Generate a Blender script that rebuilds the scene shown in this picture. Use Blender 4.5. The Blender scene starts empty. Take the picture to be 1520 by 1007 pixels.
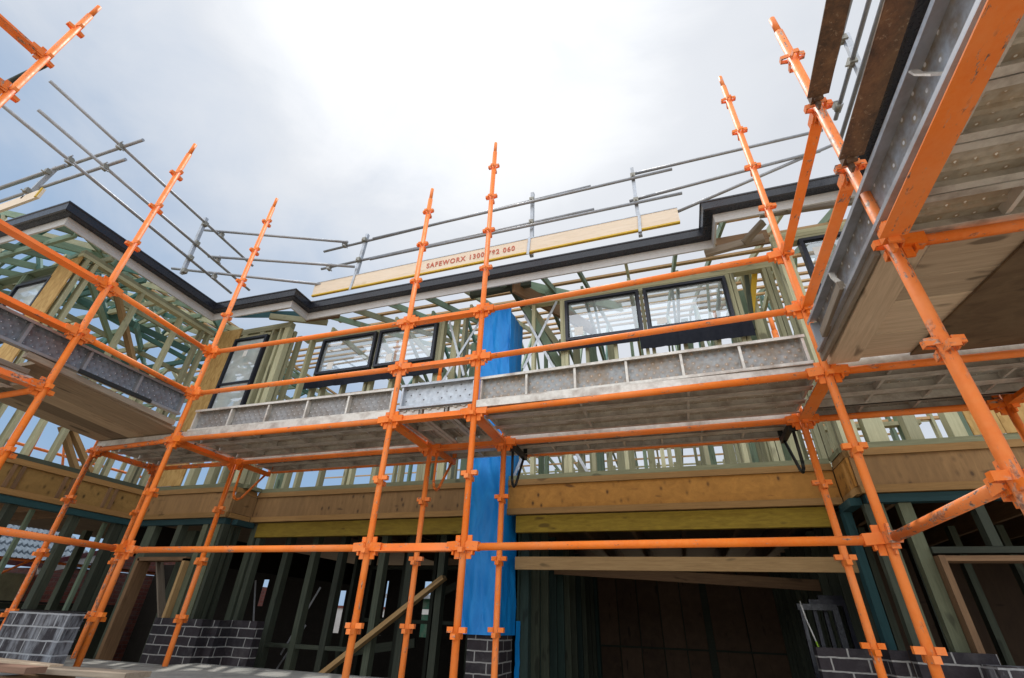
import bpy, bmesh, math, random
from mathutils import Vector, Matrix
random.seed(7)
scene = bpy.context.scene
COL = scene.collection
R = math.radians

# ------------------------------------------------------------------ node helpers
class NT:
    def __init__(s, name):
        s.m = bpy.data.materials.new(name); s.m.use_nodes = True
        s.t = s.m.node_tree; s.t.nodes.clear()
        s.out = s.t.nodes.new('ShaderNodeOutputMaterial')
    def n(s, typ, **kw):
        nd = s.t.nodes.new(typ)
        for k, v in kw.items():
            if k.startswith('i_'):
                nd.inputs[k[2:].replace('_', ' ')].default_value = v
            else: setattr(nd, k, v)
        return nd
    def l(s, a, b): s.t.links.new(a, b)
    def coord(s, scale=(1, 1, 1), loc=None):
        tc = s.n('ShaderNodeTexCoord'); mp = s.n('ShaderNodeMapping')
        mp.inputs['Scale'].default_value = scale
        oi = s.n('ShaderNodeObjectInfo')
        ml = s.n('ShaderNodeMath', operation='MULTIPLY'); s.l(oi.outputs['Random'], ml.inputs[0]); ml.inputs[1].default_value = 37.0
        cb = s.n('ShaderNodeCombineXYZ'); s.l(ml.outputs[0], cb.inputs[0]); s.l(ml.outputs[0], cb.inputs[1])
        if loc is None: s.l(cb.outputs[0], mp.inputs['Location'])
        s.l(tc.outputs['Object'], mp.inputs['Vector'])
        return mp.outputs[0]
    def noise(s, vec, scale, detail=4, rough=.55, dist=0):
        nd = s.n('ShaderNodeTexNoise'); nd.inputs['Scale'].default_value = scale
        nd.inputs['Detail'].default_value = detail; nd.inputs['Roughness'].default_value = rough
        nd.inputs['Distortion'].default_value = dist
        s.l(vec, nd.inputs['Vector']); return nd.outputs['Fac']
    def ramp(s, fac, stops):
        nd = s.n('ShaderNodeValToRGB'); e = nd.color_ramp.elements
        while len(e) < len(stops): e.new(.5)
        for el, (p, c) in zip(e, stops):
            el.position = p; el.color = tuple(c) + (1,) if len(c) == 3 else c
        s.l(fac, nd.inputs[0]); return nd.outputs[0]
    def mix(s, fac, a, b, blend='MIX'):
        nd = s.n('ShaderNodeMix', data_type='RGBA', blend_type=blend)
        for sock, v in ((nd.inputs[0], fac), (nd.inputs[6], a), (nd.inputs[7], b)):
            if hasattr(v, 'links'): s.l(v, sock)
            else: sock.default_value = v if isinstance(v, float) else tuple(v) + (1,)
        return nd.outputs[2]
    def math(s, op, a, b=None):
        nd = s.n('ShaderNodeMath', operation=op)
        for i, v in enumerate((a, b)):
            if v is None: continue
            if hasattr(v, 'links'): s.l(v, nd.inputs[i])
            else: nd.inputs[i].default_value = v
        return nd.outputs[0]
    def rnd(s):
        return s.n('ShaderNodeObjectInfo').outputs['Random']
    def bsdf(s, col, rough=.6, metal=0., bump=None, bstr=.3, bdist=.004, spec=.5):
        b = s.n('ShaderNodeBsdfPrincipled')
        if hasattr(col, 'links'): s.l(col, b.inputs['Base Color'])
        else: b.inputs['Base Color'].default_value = tuple(col) + (1,)
        for nm, v in (('Roughness', rough), ('Metallic', metal)):
            if hasattr(v, 'links'): s.l(v, b.inputs[nm])
            else: b.inputs[nm].default_value = v
        b.inputs['Specular IOR Level'].default_value = spec
        if bump is not None:
            bp = s.n('ShaderNodeBump'); bp.inputs['Strength'].default_value = bstr; bp.inputs['Distance'].default_value = bdist
            s.l(bump, bp.inputs['Height']); s.l(bp.outputs[0], b.inputs['Normal'])
        s.l(b.outputs[0], s.out.inputs[0]); return b

M = {}
def m_orange(key, base, worn=.585):
    t = NT(key); v = t.coord((1, 1, 1))
    n1 = t.noise(v, 5, 5); n2 = t.noise(v, 26, 6, .65); n3 = t.noise(v, 60, 3)
    c = t.mix(t.ramp(n1, [(.3, (0, 0, 0)), (.7, (1, 1, 1))]), base, tuple(x * k for x, k in zip(base, (.86, .74, .9))))
    c = t.mix(t.ramp(n3, [(.35, (0, 0, 0)), (.75, (.22, .22, .22))]), c, (.9, .40, .12))
    c = t.mix(t.ramp(t.rnd(), [(.15, (0, 0, 0)), (1., (.42,) * 3)]), c, (.86, .25, .065)); c = t.mix(t.ramp(t.rnd(), [(0., (.3,) * 3), (.35, (0, 0, 0))]), c, (.66, .12, .012))
    c = t.mix(t.ramp(t.noise(v, 2.3, 5, .6), [(.45, (0, 0, 0)), (.72, (.55,) * 3)]), c, (.84, .31, .12))
    s1 = t.noise(t.coord((.28, 1, 1)), 46, 5, .72)
    chip = t.math('MULTIPLY', t.ramp(s1, [(worn, (0, 0, 0)), (worn + .03, (1, 1, 1))]), t.ramp(n1, [(.46, (0, 0, 0)), (.56, (1, 1, 1))]))
    c = t.mix(chip, c, t.mix(t.ramp(n3, [(.4, (0, 0, 0)), (.6, (1, 1, 1))]), (.12, .09, .075), (.50, .33, .24)))
    t.bsdf(c, t.ramp(n2, [(.3, (.46,) * 3), (.75, (.70,) * 3)]), 0, n2, .12, .002, .28)
    M[key] = t.m
m_orange('orange_paint', (.90, .205, .010))
m_orange('orange_scuffed', (.84, .185, .013), .53)

def m_rust():
    t = NT('rusty_steel'); v = t.coord((1, 1, 1)); n1 = t.noise(v, 9, 6, .7); n2 = t.noise(v, 45, 4, .7)
    c = t.ramp(n1, [(.3, (.03, .022, .02)), (.5, (.13, .07, .04)), (.7, (.22, .12, .06))])
    c = t.mix(t.ramp(n2, [(.6, (0, 0, 0)), (.72, (.7, .7, .7))]), c, (.42, .32, .22))
    t.bsdf(c, .75, .2, n2, .6, .004); M['rusty_steel'] = t.m
m_rust()

def m_plank(key, base, stain, amount, pitch=.062, hole=(.85, .86, .85), hole_r=.09, ring=(.42, .25, .12), metal=.35, emboss=.6):
    """pressed steel deck: rows of punched dimples, local X along the plank, local Y across"""
    t = NT(key); tc = t.n('ShaderNodeTexCoord'); sep = t.n('ShaderNodeSeparateXYZ'); t.l(tc.outputs['Object'], sep.inputs[0])
    row = t.math('FLOOR', t.math('DIVIDE', sep.outputs[1], pitch * .62))
    off = t.math('MULTIPLY', t.math('PINGPONG', row, 1.0), .5)
    fx = t.math('SUBTRACT', t.math('FRACT', t.math('ADD', t.math('DIVIDE', sep.outputs[0], pitch), off)), .5)
    fy = t.math('MULTIPLY', t.math('SUBTRACT', t.math('FRACT', t.math('DIVIDE', sep.outputs[1], pitch * .62)), .5), .62)
    d = t.math('SQRT', t.math('ADD', t.math('MULTIPLY', fx, fx), t.math('MULTIPLY', fy, fy)))
    v = t.coord((1, 1, 1)); n1 = t.noise(v, 4.5, 6, .65); n2 = t.noise(v, 30, 5, .6)
    c = t.mix(t.ramp(n2, [(.3, (0, 0, 0)), (.7, (1, 1, 1))]), base, tuple(x * .72 for x in base))
    c = t.mix(t.ramp(n1, [(.42, (0, 0, 0)), (.62, (amount,) * 3)]), c, stain)
    var = t.ramp(t.noise(v, 16, 2), [(.3, (0, 0, 0)), (.65, (1, 1, 1))])
    c = t.mix(t.math('MULTIPLY', t.ramp(d, [(hole_r, (.75,) * 3), (hole_r + .16, (0, 0, 0))]), var), c, ring)
    c = t.mix(t.math('MULTIPLY', t.ramp(d, [(hole_r * .75, (1,) * 3), (hole_r, (0, 0, 0))]), t.ramp(var, [(.3, (.15,)*3), (.6, (1,)*3)])), c, hole)  # pale hole colours paint in the sky light showing through the punching
    bumpv = t.math('ADD', t.ramp(d, [(.06, (1,) * 3), (.34, (0, 0, 0))]), t.math('MULTIPLY', n2, .35))
    t.bsdf(c, .52, metal, bumpv, emboss, .006); M[key] = t.m
m_plank('deck_underside', (.58, .52, .43), (.34, .26, .17), .8, hole=(.95, .93, .88), hole_r=.085, metal=.3, emboss=.3)
m_plank('deck_dark', (.48, .47, .43), (.31, .25, .17), .7, hole=(.95, .95, .93), hole_r=.075, metal=.3, emboss=.3)
m_plank('toe_rusty', (.38, .39, .39), (.25, .18, .11), .75, hole=(.55, .53, .5), hole_r=.075, ring=(.45, .25, .10))
m_plank('toe_grey', (.33, .33, .33), (.20, .16, .12), .6, hole=(.7, .72, .72), hole_r=.07, ring=(.25, .22, .2))
m_plank('toe_galv', (.58, .63, .68), (.45, .47, .5), .4, pitch=.085, hole=(.08, .08, .09), hole_r=.1, ring=(.5, .53, .56), metal=.45)
m_plank('toe_big', (.50, .54, .58), (.24, .19, .14), .95, pitch=.11, hole=(.95, .96, .96), hole_r=.085, ring=(.42, .33, .2), metal=.35, emboss=.15)
m_plank('toe_dark', (.27, .31, .36), (.16, .16, .17), .7, hole=(.75, .8, .85), hole_r=.07, ring=(.15, .17, .2))

def m_metal(key, base, metal, rough, dirt=(.2, .17, .13), amt=.5, spec=.5):
    t = NT(key); v = t.coord((1, 1, 1)); n1 = t.noise(v, 6, 6, .65); n2 = t.noise(v, 40, 4)
    c = t.mix(t.ramp(n1, [(.45, (0, 0, 0)), (.68, (amt,) * 3)]), base, dirt)
    c = t.mix(t.ramp(n2, [(.3, (0, 0, 0)), (.8, (.4,) * 3)]), c, tuple(x * .7 for x in base))
    t.bsdf(c, t.ramp(n2, [(.3, (rough - .1,) * 3), (.7, (rough + .12,) * 3)]), metal, n2, .04, .002, spec); M[key] = t.m
m_metal('galvanised_steel', (.46, .49, .53), .55, .45)
m_metal('rail_steel', (.34, .35, .37), .5, .5)
m_metal('clamp_steel', (.28, .27, .23), .6, .5)
m_metal('lip_steel', (.66, .63, .57), .4, .5, (.2, .13, .09), .7)
m_metal('black_steel', (.018, .022, .022), .2, .5, (.05, .045, .04), .4)
m_metal('dark_gutter', (.012, .014, .022), .0, .30, (.03, .03, .035), .5)
m_metal('fascia_paint', (.52, .515, .50), .0, .6, (.42, .41, .39), .6)
m_metal('flashing_film', (.005, .007, .014), .0, .5, (.009, .010, .015), .3, .15)
m_metal('window_frame_paint', (.008, .010, .022), .0, .38, (.02, .02, .03), .3)
m_metal('green_tube', (.035, .05, .045), .2, .5)
m_metal('white_strap', (.44, .47, .50), .5, .4, (.5, .5, .5), .3)
m_metal('sticker_paper', (.75, .75, .72), 0, .7, (.6, .6, .58), .4)
m_metal('yellow_paint', (.66, .42, .02), 0, .6, (.4, .25, .03), .4)
m_metal('shaded_lining', (.022, .019, .016), 0, .9, (.03, .026, .022), .5, .1)  # near black: the unlit interior's darkness is put into this colour
m_metal('maroon_paint', (.09, .012, .02), 0, .5)
m_metal('pale_render', (.50, .49, .30), 0, .8)
m_metal('green_board', (.02, .10, .06), 0, .6)
m_metal('lime_paint', (.35, .6, .05), 0, .5)

def m_wood(key, a, b, knot=None, rough=.75, grain=(1.2, 16, 16), var=.35, bump=.35, ply=False):
    t = NT(key); v = t.coord(grain); n1 = t.noise(v, 3.5, 6, .6, .6); n2 = t.noise(v, 14, 3, .6)
    c = t.mix(t.ramp(n1, [(.28, (0, 0, 0)), (.72, (1, 1, 1))]), a, b)
    c = t.mix(t.ramp(n2, [(.5, (0, 0, 0)), (.8, (.35,) * 3)]), c, tuple(x * .45 for x in a))
    pv = t.coord((2.2, 7, 7)); k = t.noise(pv, 1.6, 2, .4)
    c = t.mix(t.ramp(k, [(.68, (0, 0, 0)), (.74, (.75,) * 3)]), c, knot or tuple(x * .3 for x in a))
    if ply:
        tcv = t.coord((13, 13, 13)); vo = t.n('ShaderNodeTexVoronoi'); vo.inputs['Scale'].default_value = 1.0; vo.inputs['Randomness'].default_value = .8
        mpk = t.n('ShaderNodeMapping'); mpk.inputs['Scale'].default_value = (1.0, .1, .62); t.l(tcv, mpk.inputs[0]); t.l(mpk.outputs[0], vo.inputs['Vector'])
        sel = t.ramp(t.noise(t.coord((1.1, .1, 1.1)), 1.3, 1), [(.43, (0, 0, 0)), (.47, (1, 1, 1))])
        kn = t.math('MULTIPLY', t.ramp(vo.outputs['Distance'], [(.10, (.9,) * 3), (.17, (.35,) * 3), (.30, (0, 0, 0))]), sel)
        c = t.mix(kn, c, knot)
        jn = t.noise(t.coord((1.0, .05, .05)), 1.4, 0); c = t.mix(t.ramp(jn, [(.40, (.35,) * 3), (.43, (0, 0, 0))]), c, tuple(x * .62 for x in a))
    r = t.rnd(); g = t.math('ADD', t.math('MULTIPLY', r, var * 2), 1 - var)
    cc = t.n('ShaderNodeCombineXYZ'); [t.l(g, cc.inputs[i]) for i in range(3)]
    c = t.mix(1.0, c, cc.outputs[0], 'MULTIPLY')
    t.bsdf(c, rough, 0, n1, bump, .002, .3); M[key] = t.m
m_wood('treated_pine', (.42, .41, .26), (.31, .305, .19))
m_wood('green_pine', (.22, .29, .195), (.14, .20, .14))
m_wood('teal_pine', (.10, .215, .175), (.065, .15, .13))
m_wood('shadow_pine', (.042, .050, .036), (.022, .028, .020), var=.5)  # pine copy with the back rooms' shade put into the colour
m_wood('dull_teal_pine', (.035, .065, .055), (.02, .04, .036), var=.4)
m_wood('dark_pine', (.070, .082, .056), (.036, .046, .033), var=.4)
m_wood('mid_pine', (.17, .185, .115), (.11, .125, .075), var=.3)
m_wood('plate_pine', (.21, .215, .125), (.14, .145, .085), var=.2)
m_wood('blue_mark_pine', (.018, .060, .066), (.012, .042, .047))
m_wood('tan_timber', (.44, .29, .13), (.31, .19, .08))
m_wood('batten_timber', (.50, .33, .17), (.40, .25, .12))
m_wood('brown_timber', (.22, .13, .065), (.13, .075, .04), var=.25)
m_wood('red_timber', (.27, .15, .105), (.18, .115, .08))
m_wood('grey_timber', (.30, .25, .19), (.19, .15, .11))
m_wood('yellow_lvl', (.36, .25, .025), (.22, .14, .012), knot=(.09, .055, .01), grain=(2.2, 12, 12))
m_wood('rim_ply', (.50, .240, .050), (.33, .150, .030), knot=(.08, .035, .012), grain=(2.4, 3.2, 3.2), bump=.15, var=.05, ply=True)
m_wood('rim_ply_grey', (.30, .175, .072), (.20, .115, .047), knot=(.07, .04, .02), grain=(7, 7, 1.0), bump=.15, var=.1, ply=True)
m_wood('flange_timber', (.34, .195, .07), (.24, .135, .045), var=.2)
m_wood('wing_ply', (.33, .20, .062), (.22, .13, .04), knot=(.05, .03, .01), grain=(3, 4, 4), var=.1, ply=True)
m_wood('deck_boards', (.38, .29, .19), (.21, .155, .10), grain=(.9, 22, 22), var=.42, knot=(.06, .045, .03))
m_wood('pale_boards', (.58, .46, .33), (.42, .325, .225), grain=(.9, 18, 18), var=.3, knot=(.12, .09, .06))
m_wood('dark_ply', (.19, .13, .075), (.11, .07, .04), grain=(1.5, 3, 3))
m_wood('brown_panel', (.11, .068, .04), (.07, .042, .026), grain=(2, 2, .5), var=.25)
m_wood('toe_board_lvl', (.78, .66, .52), (.72, .59, .44), grain=(.6, 8, 8), var=.05, knot=(.6, .48, .3))

def m_osb(key, a, b, c3):
    t = NT(key); v = t.coord((14, 14, 5)); vo = t.n('ShaderNodeTexVoronoi'); vo.inputs['Scale'].default_value = 2.2; t.l(v, vo.inputs['Vector'])
    c = t.ramp(vo.outputs['Distance'], [(.1, a), (.5, b), (.9, c3)])
    c2 = t.ramp(vo.outputs['Color'], [(.2, c3), (.5, b), (.8, a)]); c = t.mix(.55, c, c2)
    t.bsdf(c, .8, 0, vo.outputs['Distance'], .3, .002, .3); M[key] = t.m
m_osb('osb', (.50, .33, .12), (.42, .26, .09), (.30, .17, .05))

def m_tarp():
    t = NT('blue_tarp'); v = t.coord((1, 1, .35)); n = t.noise(v, 5, 6, .6, 1.6)
    c = t.ramp(n, [(.3, (.003, .18, .55)), (.55, (.004, .22, .63)), (.75, (.012, .28, .71))])
    t.bsdf(c, .48, 0, n, .25, .03, .35); M['blue_tarp'] = t.m
m_tarp()

def m_brick(key, c1, c2, mortar, smear=None):
    t = NT(key); tc = t.n('ShaderNodeTexCoord'); sp = t.n('ShaderNodeSeparateXYZ'); t.l(tc.outputs['Object'], sp.inputs[0])
    cb = t.n('ShaderNodeCombineXYZ'); t.l(t.math('ADD', sp.outputs[0], sp.outputs[1]), cb.inputs[0]); t.l(sp.outputs[2], cb.inputs[1])
    v = cb.outputs[0]
    wob = t.noise(tc.outputs['Object'], 9, 3); dv = t.n('ShaderNodeVectorMath', operation='ADD')
    sc = t.n('ShaderNodeCombineXYZ'); t.l(t.math('MULTIPLY', t.math('SUBTRACT', wob, .5), .012), sc.inputs[1]); t.l(t.math('MULTIPLY', t.math('SUBTRACT', wob, .5), .014), sc.inputs[0])
    t.l(v, dv.inputs[0]); t.l(sc.outputs[0], dv.inputs[1])
    br = t.n('ShaderNodeTexBrick'); t.l(dv.outputs[0], br.inputs['Vector'])
    br.inputs['Scale'].default_value = 1; br.inputs['Brick Width'].default_value = .24; br.inputs['Row Height'].default_value = .086
    br.inputs['Mortar Size'].default_value = .0062; br.inputs['Mortar Smooth'].default_value = .15; br.inputs['Bias'].default_value = 0
    for nm, c in (('Color1', c1), ('Color2', c2), ('Mortar', mortar)): br.inputs[nm].default_value = tuple(c) + (1,)
    n = t.noise(tc.outputs['Object'], 22, 5, .7)
    c = t.mix(t.ramp(n, [(.45, (0, 0, 0)), (.8, (.45,) * 3)]), br.outputs['Color'], tuple(min(1, x * 2.2 + .02) for x in c1))
    c = t.mix(t.ramp(t.noise(tc.outputs['Object'], 3.2, 6, .7), [(.5, (0, 0, 0)), (.75, (.30,) * 3)]), c, (.19, .185, .18))
    if smear:
        mp = t.n('ShaderNodeMapping'); mp.inputs['Scale'].default_value = (5, 5, 1.1); t.l(tc.outputs['Object'], mp.inputs[0])
        s = t.noise(mp.outputs[0], 2.2, 6, .7, .4)
        c = t.mix(t.ramp(s, [(.45, (0, 0, 0)), (.68, (.8,) * 3)]), c, smear)
    t.bsdf(c, .75, 0, t.math('SUBTRACT', t.math('MULTIPLY', n, .45), br.outputs['Fac']), 1.0, .012, .3); M[key] = t.m
m_brick('dark_brick', (.016, .014, .018), (.028, .022, .026), (.30, .30, .29))
m_brick('smeared_brick', (.022, .02, .025), (.04, .035, .04), (.34, .35, .36), (.36, .385, .42))
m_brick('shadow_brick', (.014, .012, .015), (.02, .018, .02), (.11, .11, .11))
m_brick('red_brick', (.16, .045, .03), (.10, .03, .025), (.10, .085, .075))

def m_glass(key, lo, hi):
    t = NT(key); v = t.coord((1.5, 1.5, 1.5)); n = t.noise(v, 2.2, 5, .6, .8)
    tr = t.n('ShaderNodeBsdfTransparent'); tr.inputs[0].default_value = (.86, .92, .92, 1)
    gl = t.n('ShaderNodeBsdfGlossy'); gl.inputs['Roughness'].default_value = .02; gl.inputs[0].default_value = (.9, .95, 1, 1)
    df = t.n('ShaderNodeBsdfDiffuse'); df.inputs[0].default_value = (.62, .68, .70, 1)
    m1 = t.n('ShaderNodeMixShader'); t.l(t.ramp(n, [(.35, (lo,) * 3), (.7, (hi,) * 3)]), m1.inputs[0]); t.l(tr.outputs[0], m1.inputs[1]); t.l(df.outputs[0], m1.inputs[2])
    m2 = t.n('ShaderNodeMixShader'); m2.inputs[0].default_value = .22; t.l(m1.outputs[0], m2.inputs[1]); t.l(gl.outputs[0], m2.inputs[2])
    t.l(m2.outputs[0], t.out.inputs[0]); M[key] = t.m
m_glass('window_glass', .12, .46); m_glass('milky_glass', .50, .86)  # milky pane: larger share of white diffuse

def m_simple_noise(key, stops, scale, rough, bump=.3, dist=.02):
    t = NT(key); v = t.coord((1, 1, 1), 0); n = t.noise(v, scale, 8, .65); n2 = t.noise(v, scale * 9, 4, .6)
    c = t.ramp(t.math('ADD', t.math('MULTIPLY', n, .7), t.math('MULTIPLY', n2, .3)), stops)
    t.bsdf(c, rough, 0, n2, bump, dist, .3); M[key] = t.m
m_simple_noise('bare_ground', [(.3, (.24, .20, .15)), (.5, (.36, .31, .245)), (.7, (.46, .41, .34))], 1.1, .95)
m_simple_noise('concrete_slab', [(.3, (.22, .21, .2)), (.6, (.32, .31, .29))], 1.5, .9)
m_simple_noise('grey_sheet', [(.35, (.20, .21, .20)), (.52, (.30, .30, .28)), (.68, (.42, .41, .38))], 2.2, .8, .2, .004)
m_simple_noise('particleboard', [(.3, (.13, .09, .05)), (.7, (.2, .14, .08))], 3, .9)
m_simple_noise('mesh_steel', [(.4, (.10, .085, .06)), (.6, (.2, .18, .14))], 24, .7)
m_simple_noise('shrub_leaf', [(.3, (.03, .07, .02)), (.7, (.09, .14, .05))], 5, .8)
def m_tile():
    t = NT('roof_tile'); v = t.coord((1, 1, 1)); n = t.noise(v, 6, 4)
    t.bsdf(t.ramp(n, [(.3, (.11, .14, .17)), (.7, (.19, .23, .27))]), .75, 0, n, .2, .01, .2); M['roof_tile'] = t.m
m_tile()
def m_letter():
    t = NT('red_stencil'); v = t.coord((1, 1, 1)); n = t.noise(v, 60, 3)
    t.bsdf(t.ramp(n, [(.3, (.50, .07, .04)), (.75, (.55, .22, .14))]), .8); M['red_stencil'] = t.m
m_letter()

# ------------------------------------------------------------------ object helpers
def tag(o, label=None, cat=None, group=None, kind=None):
    for k, v in (('label', label), ('category', cat), ('group', group), ('kind', kind)):
        if v: o[k] = v
    return o
def thing(name, label, cat, loc=(0, 0, 0), group=None):
    o = bpy.data.objects.new(name, None); o.empty_display_size = .1; COL.objects.link(o)
    o.location = loc; return tag(o, label, cat, group)
def wloc(p):
    v = Vector((0, 0, 0))
    while p is not None: v = v + p.location; p = p.parent
    return v
def link(name, me, mat, parent=None, mtx=None):
    o = bpy.data.objects.new(name, me); COL.objects.link(o)
    if not me.materials: me.materials.append(M[mat])
    mtx = mtx or Matrix.Identity(4)
    if parent is not None:
        o.parent = parent; w = root_world(parent)
        o.matrix_parent_inverse = w.inverted() @ Matrix.Identity(4)
    o.matrix_basis = mtx
    o['_w'] = [list(r) for r in mtx]
    return o
def root_world(p):
    if '_w' in p: return Matrix([list(r) for r in p['_w']])
    return Matrix.Translation(p.location)

class MB:
    def __init__(s): s.v = []; s.f = []; s.sm = []
    def add(s, vs, fs, smooth=False):
        k = len(s.v); s.v += [tuple(v) for v in vs]; s.f += [tuple(i + k for i in f) for f in fs]; s.sm += [smooth] * len(fs)
    def box(s, a, b):
        x0, y0, z0 = a; x1, y1, z1 = b
        s.add([(x0, y0, z0), (x1, y0, z0), (x1, y1, z0), (x0, y1, z0), (x0, y0, z1), (x1, y0, z1), (x1, y1, z1), (x0, y1, z1)],
              [(3, 2, 1, 0), (4, 5, 6, 7), (0, 1, 5, 4), (1, 2, 6, 5), (2, 3, 7, 6), (3, 0, 4, 7)])
        return s
    def bar(s, p0, p1, w, h, up=(0, 0, 1)):
        m, L = frame(p0, p1, up); k = MB().box((0, -w / 2, -h / 2), (L, w / 2, h / 2))
        s.add([m @ Vector(v) for v in k.v], k.f); return s
    def tube(s, p0, p1, r, r1=None, seg=14, caps=True):
        m, L = frame(p0, p1); r1 = r if r1 is None else r1; vs = []
        for x, q in ((0, r), (L, r1)):
            for i in range(seg):
                a = 2 * math.pi * i / seg; vs.append(m @ Vector((x, q * math.cos(a), q * math.sin(a))))
        fs = [(i, (i + 1) % seg, seg + (i + 1) % seg, seg + i) for i in range(seg)]
        s.add(vs, fs, True)
        if caps: s.add(vs, [tuple(range(seg))[::-1], tuple(range(seg, 2 * seg))])
        return s
    def path(s, pts, r, seg=10):
        for a, b in zip(pts, pts[1:]): s.tube(a, b, r, seg=seg)
        return s
    def prism(s, prof, p0, p1, up=(0, 0, 1), caps=True):
        """extrude a closed (side, up) profile from p0 to p1"""
        m, L = frame(p0, p1, up); n = len(prof)
        vs = [m @ Vector((x, a, b)) for x in (0, L) for a, b in prof]
        s.add(vs, [(i, (i + 1) % n, n + (i + 1) % n, n + i) for i in range(n)])
        if caps: s.add(vs, [tuple(range(n))[::-1], tuple(range(n, 2 * n))])
        return s
    def mesh(s, name, inv=None):
        me = bpy.data.meshes.new(name); vs = s.v
        if inv is not None: vs = [inv @ Vector(v) for v in vs]
        me.from_pydata([tuple(v) for v in vs], [], s.f); me.update()
        for p, f in zip(me.polygons, s.sm): p.use_smooth = f
        bm = bmesh.new(); bm.from_mesh(me); bmesh.ops.remove_doubles(bm, verts=bm.verts, dist=1e-6); bmesh.ops.recalc_face_normals(bm, faces=bm.faces)
        bm.to_mesh(me); bm.free()
        return me
    def build(s, name, mat, parent=None, mtx=None):
        """geometry given in world space; mtx only fixes the object's own axes (for the texture grain)"""
        mtx = mtx or Matrix.Identity(4)
        return link(name, s.mesh(name, mtx.inverted()), mat, parent, mtx)
def frame(p0, p1, up=(0, 0, 1)):
    p0 = Vector(p0); p1 = Vector(p1); d = p1 - p0; L = d.length; x = d.normalized(); up = Vector(up)
    if abs(x.dot(up)) > .99: up = Vector((0, 1, 0)) if abs(x.y) < .9 else Vector((1, 0, 0))
    y = up.cross(x).normalized(); z = x.cross(y)
    m = Matrix((x, y, z)).transposed().to_4x4(); m.translation = p0
    return m, L
def bar(name, p0, p1, w, h, mat, parent=None, up=(0, 0, 1), ch=.0):
    m, L = frame(p0, p1, up); b = MB()
    if ch:
        c = ch; b.prism([(-w/2+c, -h/2), (w/2-c, -h/2), (w/2, -h/2+c), (w/2, h/2-c), (w/2-c, h/2), (-w/2+c, h/2), (-w/2, h/2-c), (-w/2, -h/2+c)], (0, 0, 0), (L, 0, 0))
    else: b.box((0, -w / 2, -h / 2), (L, w / 2, h / 2))
    return link(name, b.mesh(name), mat, parent, m)
def block(name, a, b, mat, parent=None, along='x'):
    """box with its grain along the given axis"""
    c = [(a[i] + b[i]) / 2 for i in range(3)]
    if along == 'x': return bar(name, (a[0], c[1], c[2]), (b[0], c[1], c[2]), b[1] - a[1], b[2] - a[2], mat, parent)
    if along == 'y': return bar(name, (c[0], a[1], c[2]), (c[0], b[1], c[2]), b[0] - a[0], b[2] - a[2], mat, parent)
    m, L = frame((c[0], c[1], a[2]), (c[0], c[1], b[2]), (0, 1, 0))   # local z = world y, local y = +-x
    return bar(name, (c[0], c[1], a[2]), (c[0], c[1], b[2]), b[0] - a[0], b[1] - a[1], mat, parent, (0, 1, 0))

# ------------------------------------------------------------------ camera, world, sun
cam = bpy.data.cameras.new('camera'); camo = bpy.data.objects.new('camera', cam); COL.objects.link(camo)
cam.sensor_width = 36; cam.lens = 16.289; cam.clip_start = .05; cam.clip_end = 2000
fw = Vector((-.2758004, .8067101, .5226404)); rt = Vector((.9519224, .3046533, .0320942)); upv = Vector((.1333334, -.5063647, .8519489))
cm = Matrix((rt, upv, -fw)).transposed().to_4x4(); cm.translation = (0, 0, 1.6); camo.matrix_world = cm
scene.camera = camo

SUN = Vector((-.197, .303, .932)).normalized()
ELEV = math.asin(SUN.z); AZ = math.atan2(SUN.x, SUN.y)
sl = bpy.data.lights.new('sun', 'SUN'); sl.energy = 3.0; sl.angle = R(1.2); sl.color = (1, .95, .88)
so = bpy.data.objects.new('sun', sl); COL.objects.link(so); so.rotation_euler = SUN.to_track_quat('Z', 'Y').to_euler(); so.location = (0, 0, 30)

w = bpy.data.worlds.new('World'); scene.world = w; w.use_nodes = True
T = w.node_tree; T.nodes.clear()
def wn(typ, **kw):
    n = T.nodes.new(typ)
    for k, v in kw.items(): setattr(n, k, v)
    return n
def wl(a, b): T.links.new(a, b)
def wmath(op, a, b=None, c=None):
    n = wn('ShaderNodeMath', operation=op)
    for i, v in enumerate((a, b, c)):
        if v is None: continue
        if hasattr(v, 'links'): wl(v, n.inputs[i])
        else: n.inputs[i].default_value = v
    return n.outputs[0]
def wramp(f, stops, interp='EASE'):
    n = wn('ShaderNodeValToRGB'); n.color_ramp.interpolation = interp; e = n.color_ramp.elements
    while len(e) < len(stops): e.new(.5)
    for el, (p, v) in zip(e, stops): el.position = p; el.color = (v, v, v, 1) if not isinstance(v, tuple) else v + (1,)
    wl(f, n.inputs[0]); return n.outputs[0]
def wmix(f, a, b, blend='MIX'):
    n = wn('ShaderNodeMix', data_type='RGBA', blend_type=blend)
    for sck, v in ((n.inputs[0], f), (n.inputs[6], a), (n.inputs[7], b)):
        if hasattr(v, 'links'): wl(v, sck)
        else: sck.default_value = v if isinstance(v, float) else tuple(v) + (1,)
    return n.outputs[2]
sky = wn('ShaderNodeTexSky', sky_type='NISHITA'); sky.sun_disc = False; sky.sun_elevation = ELEV; sky.sun_rotation = AZ
sky.air_density = 1.3; sky.dust_density = 1.0; sky.ozone_density = 1.0
tc = wn('ShaderNodeTexCoord'); D = tc.outputs['Generated']
def wdot(v):
    n = wn('ShaderNodeVectorMath', operation='DOT_PRODUCT'); wl(D, n.inputs[0]); n.inputs[1].default_value = v; return n.outputs['Value']
mp = wn('ShaderNodeMapping'); wl(D, mp.inputs[0]); mp.inputs['Scale'].default_value = (1, 1, 1.5)
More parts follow.
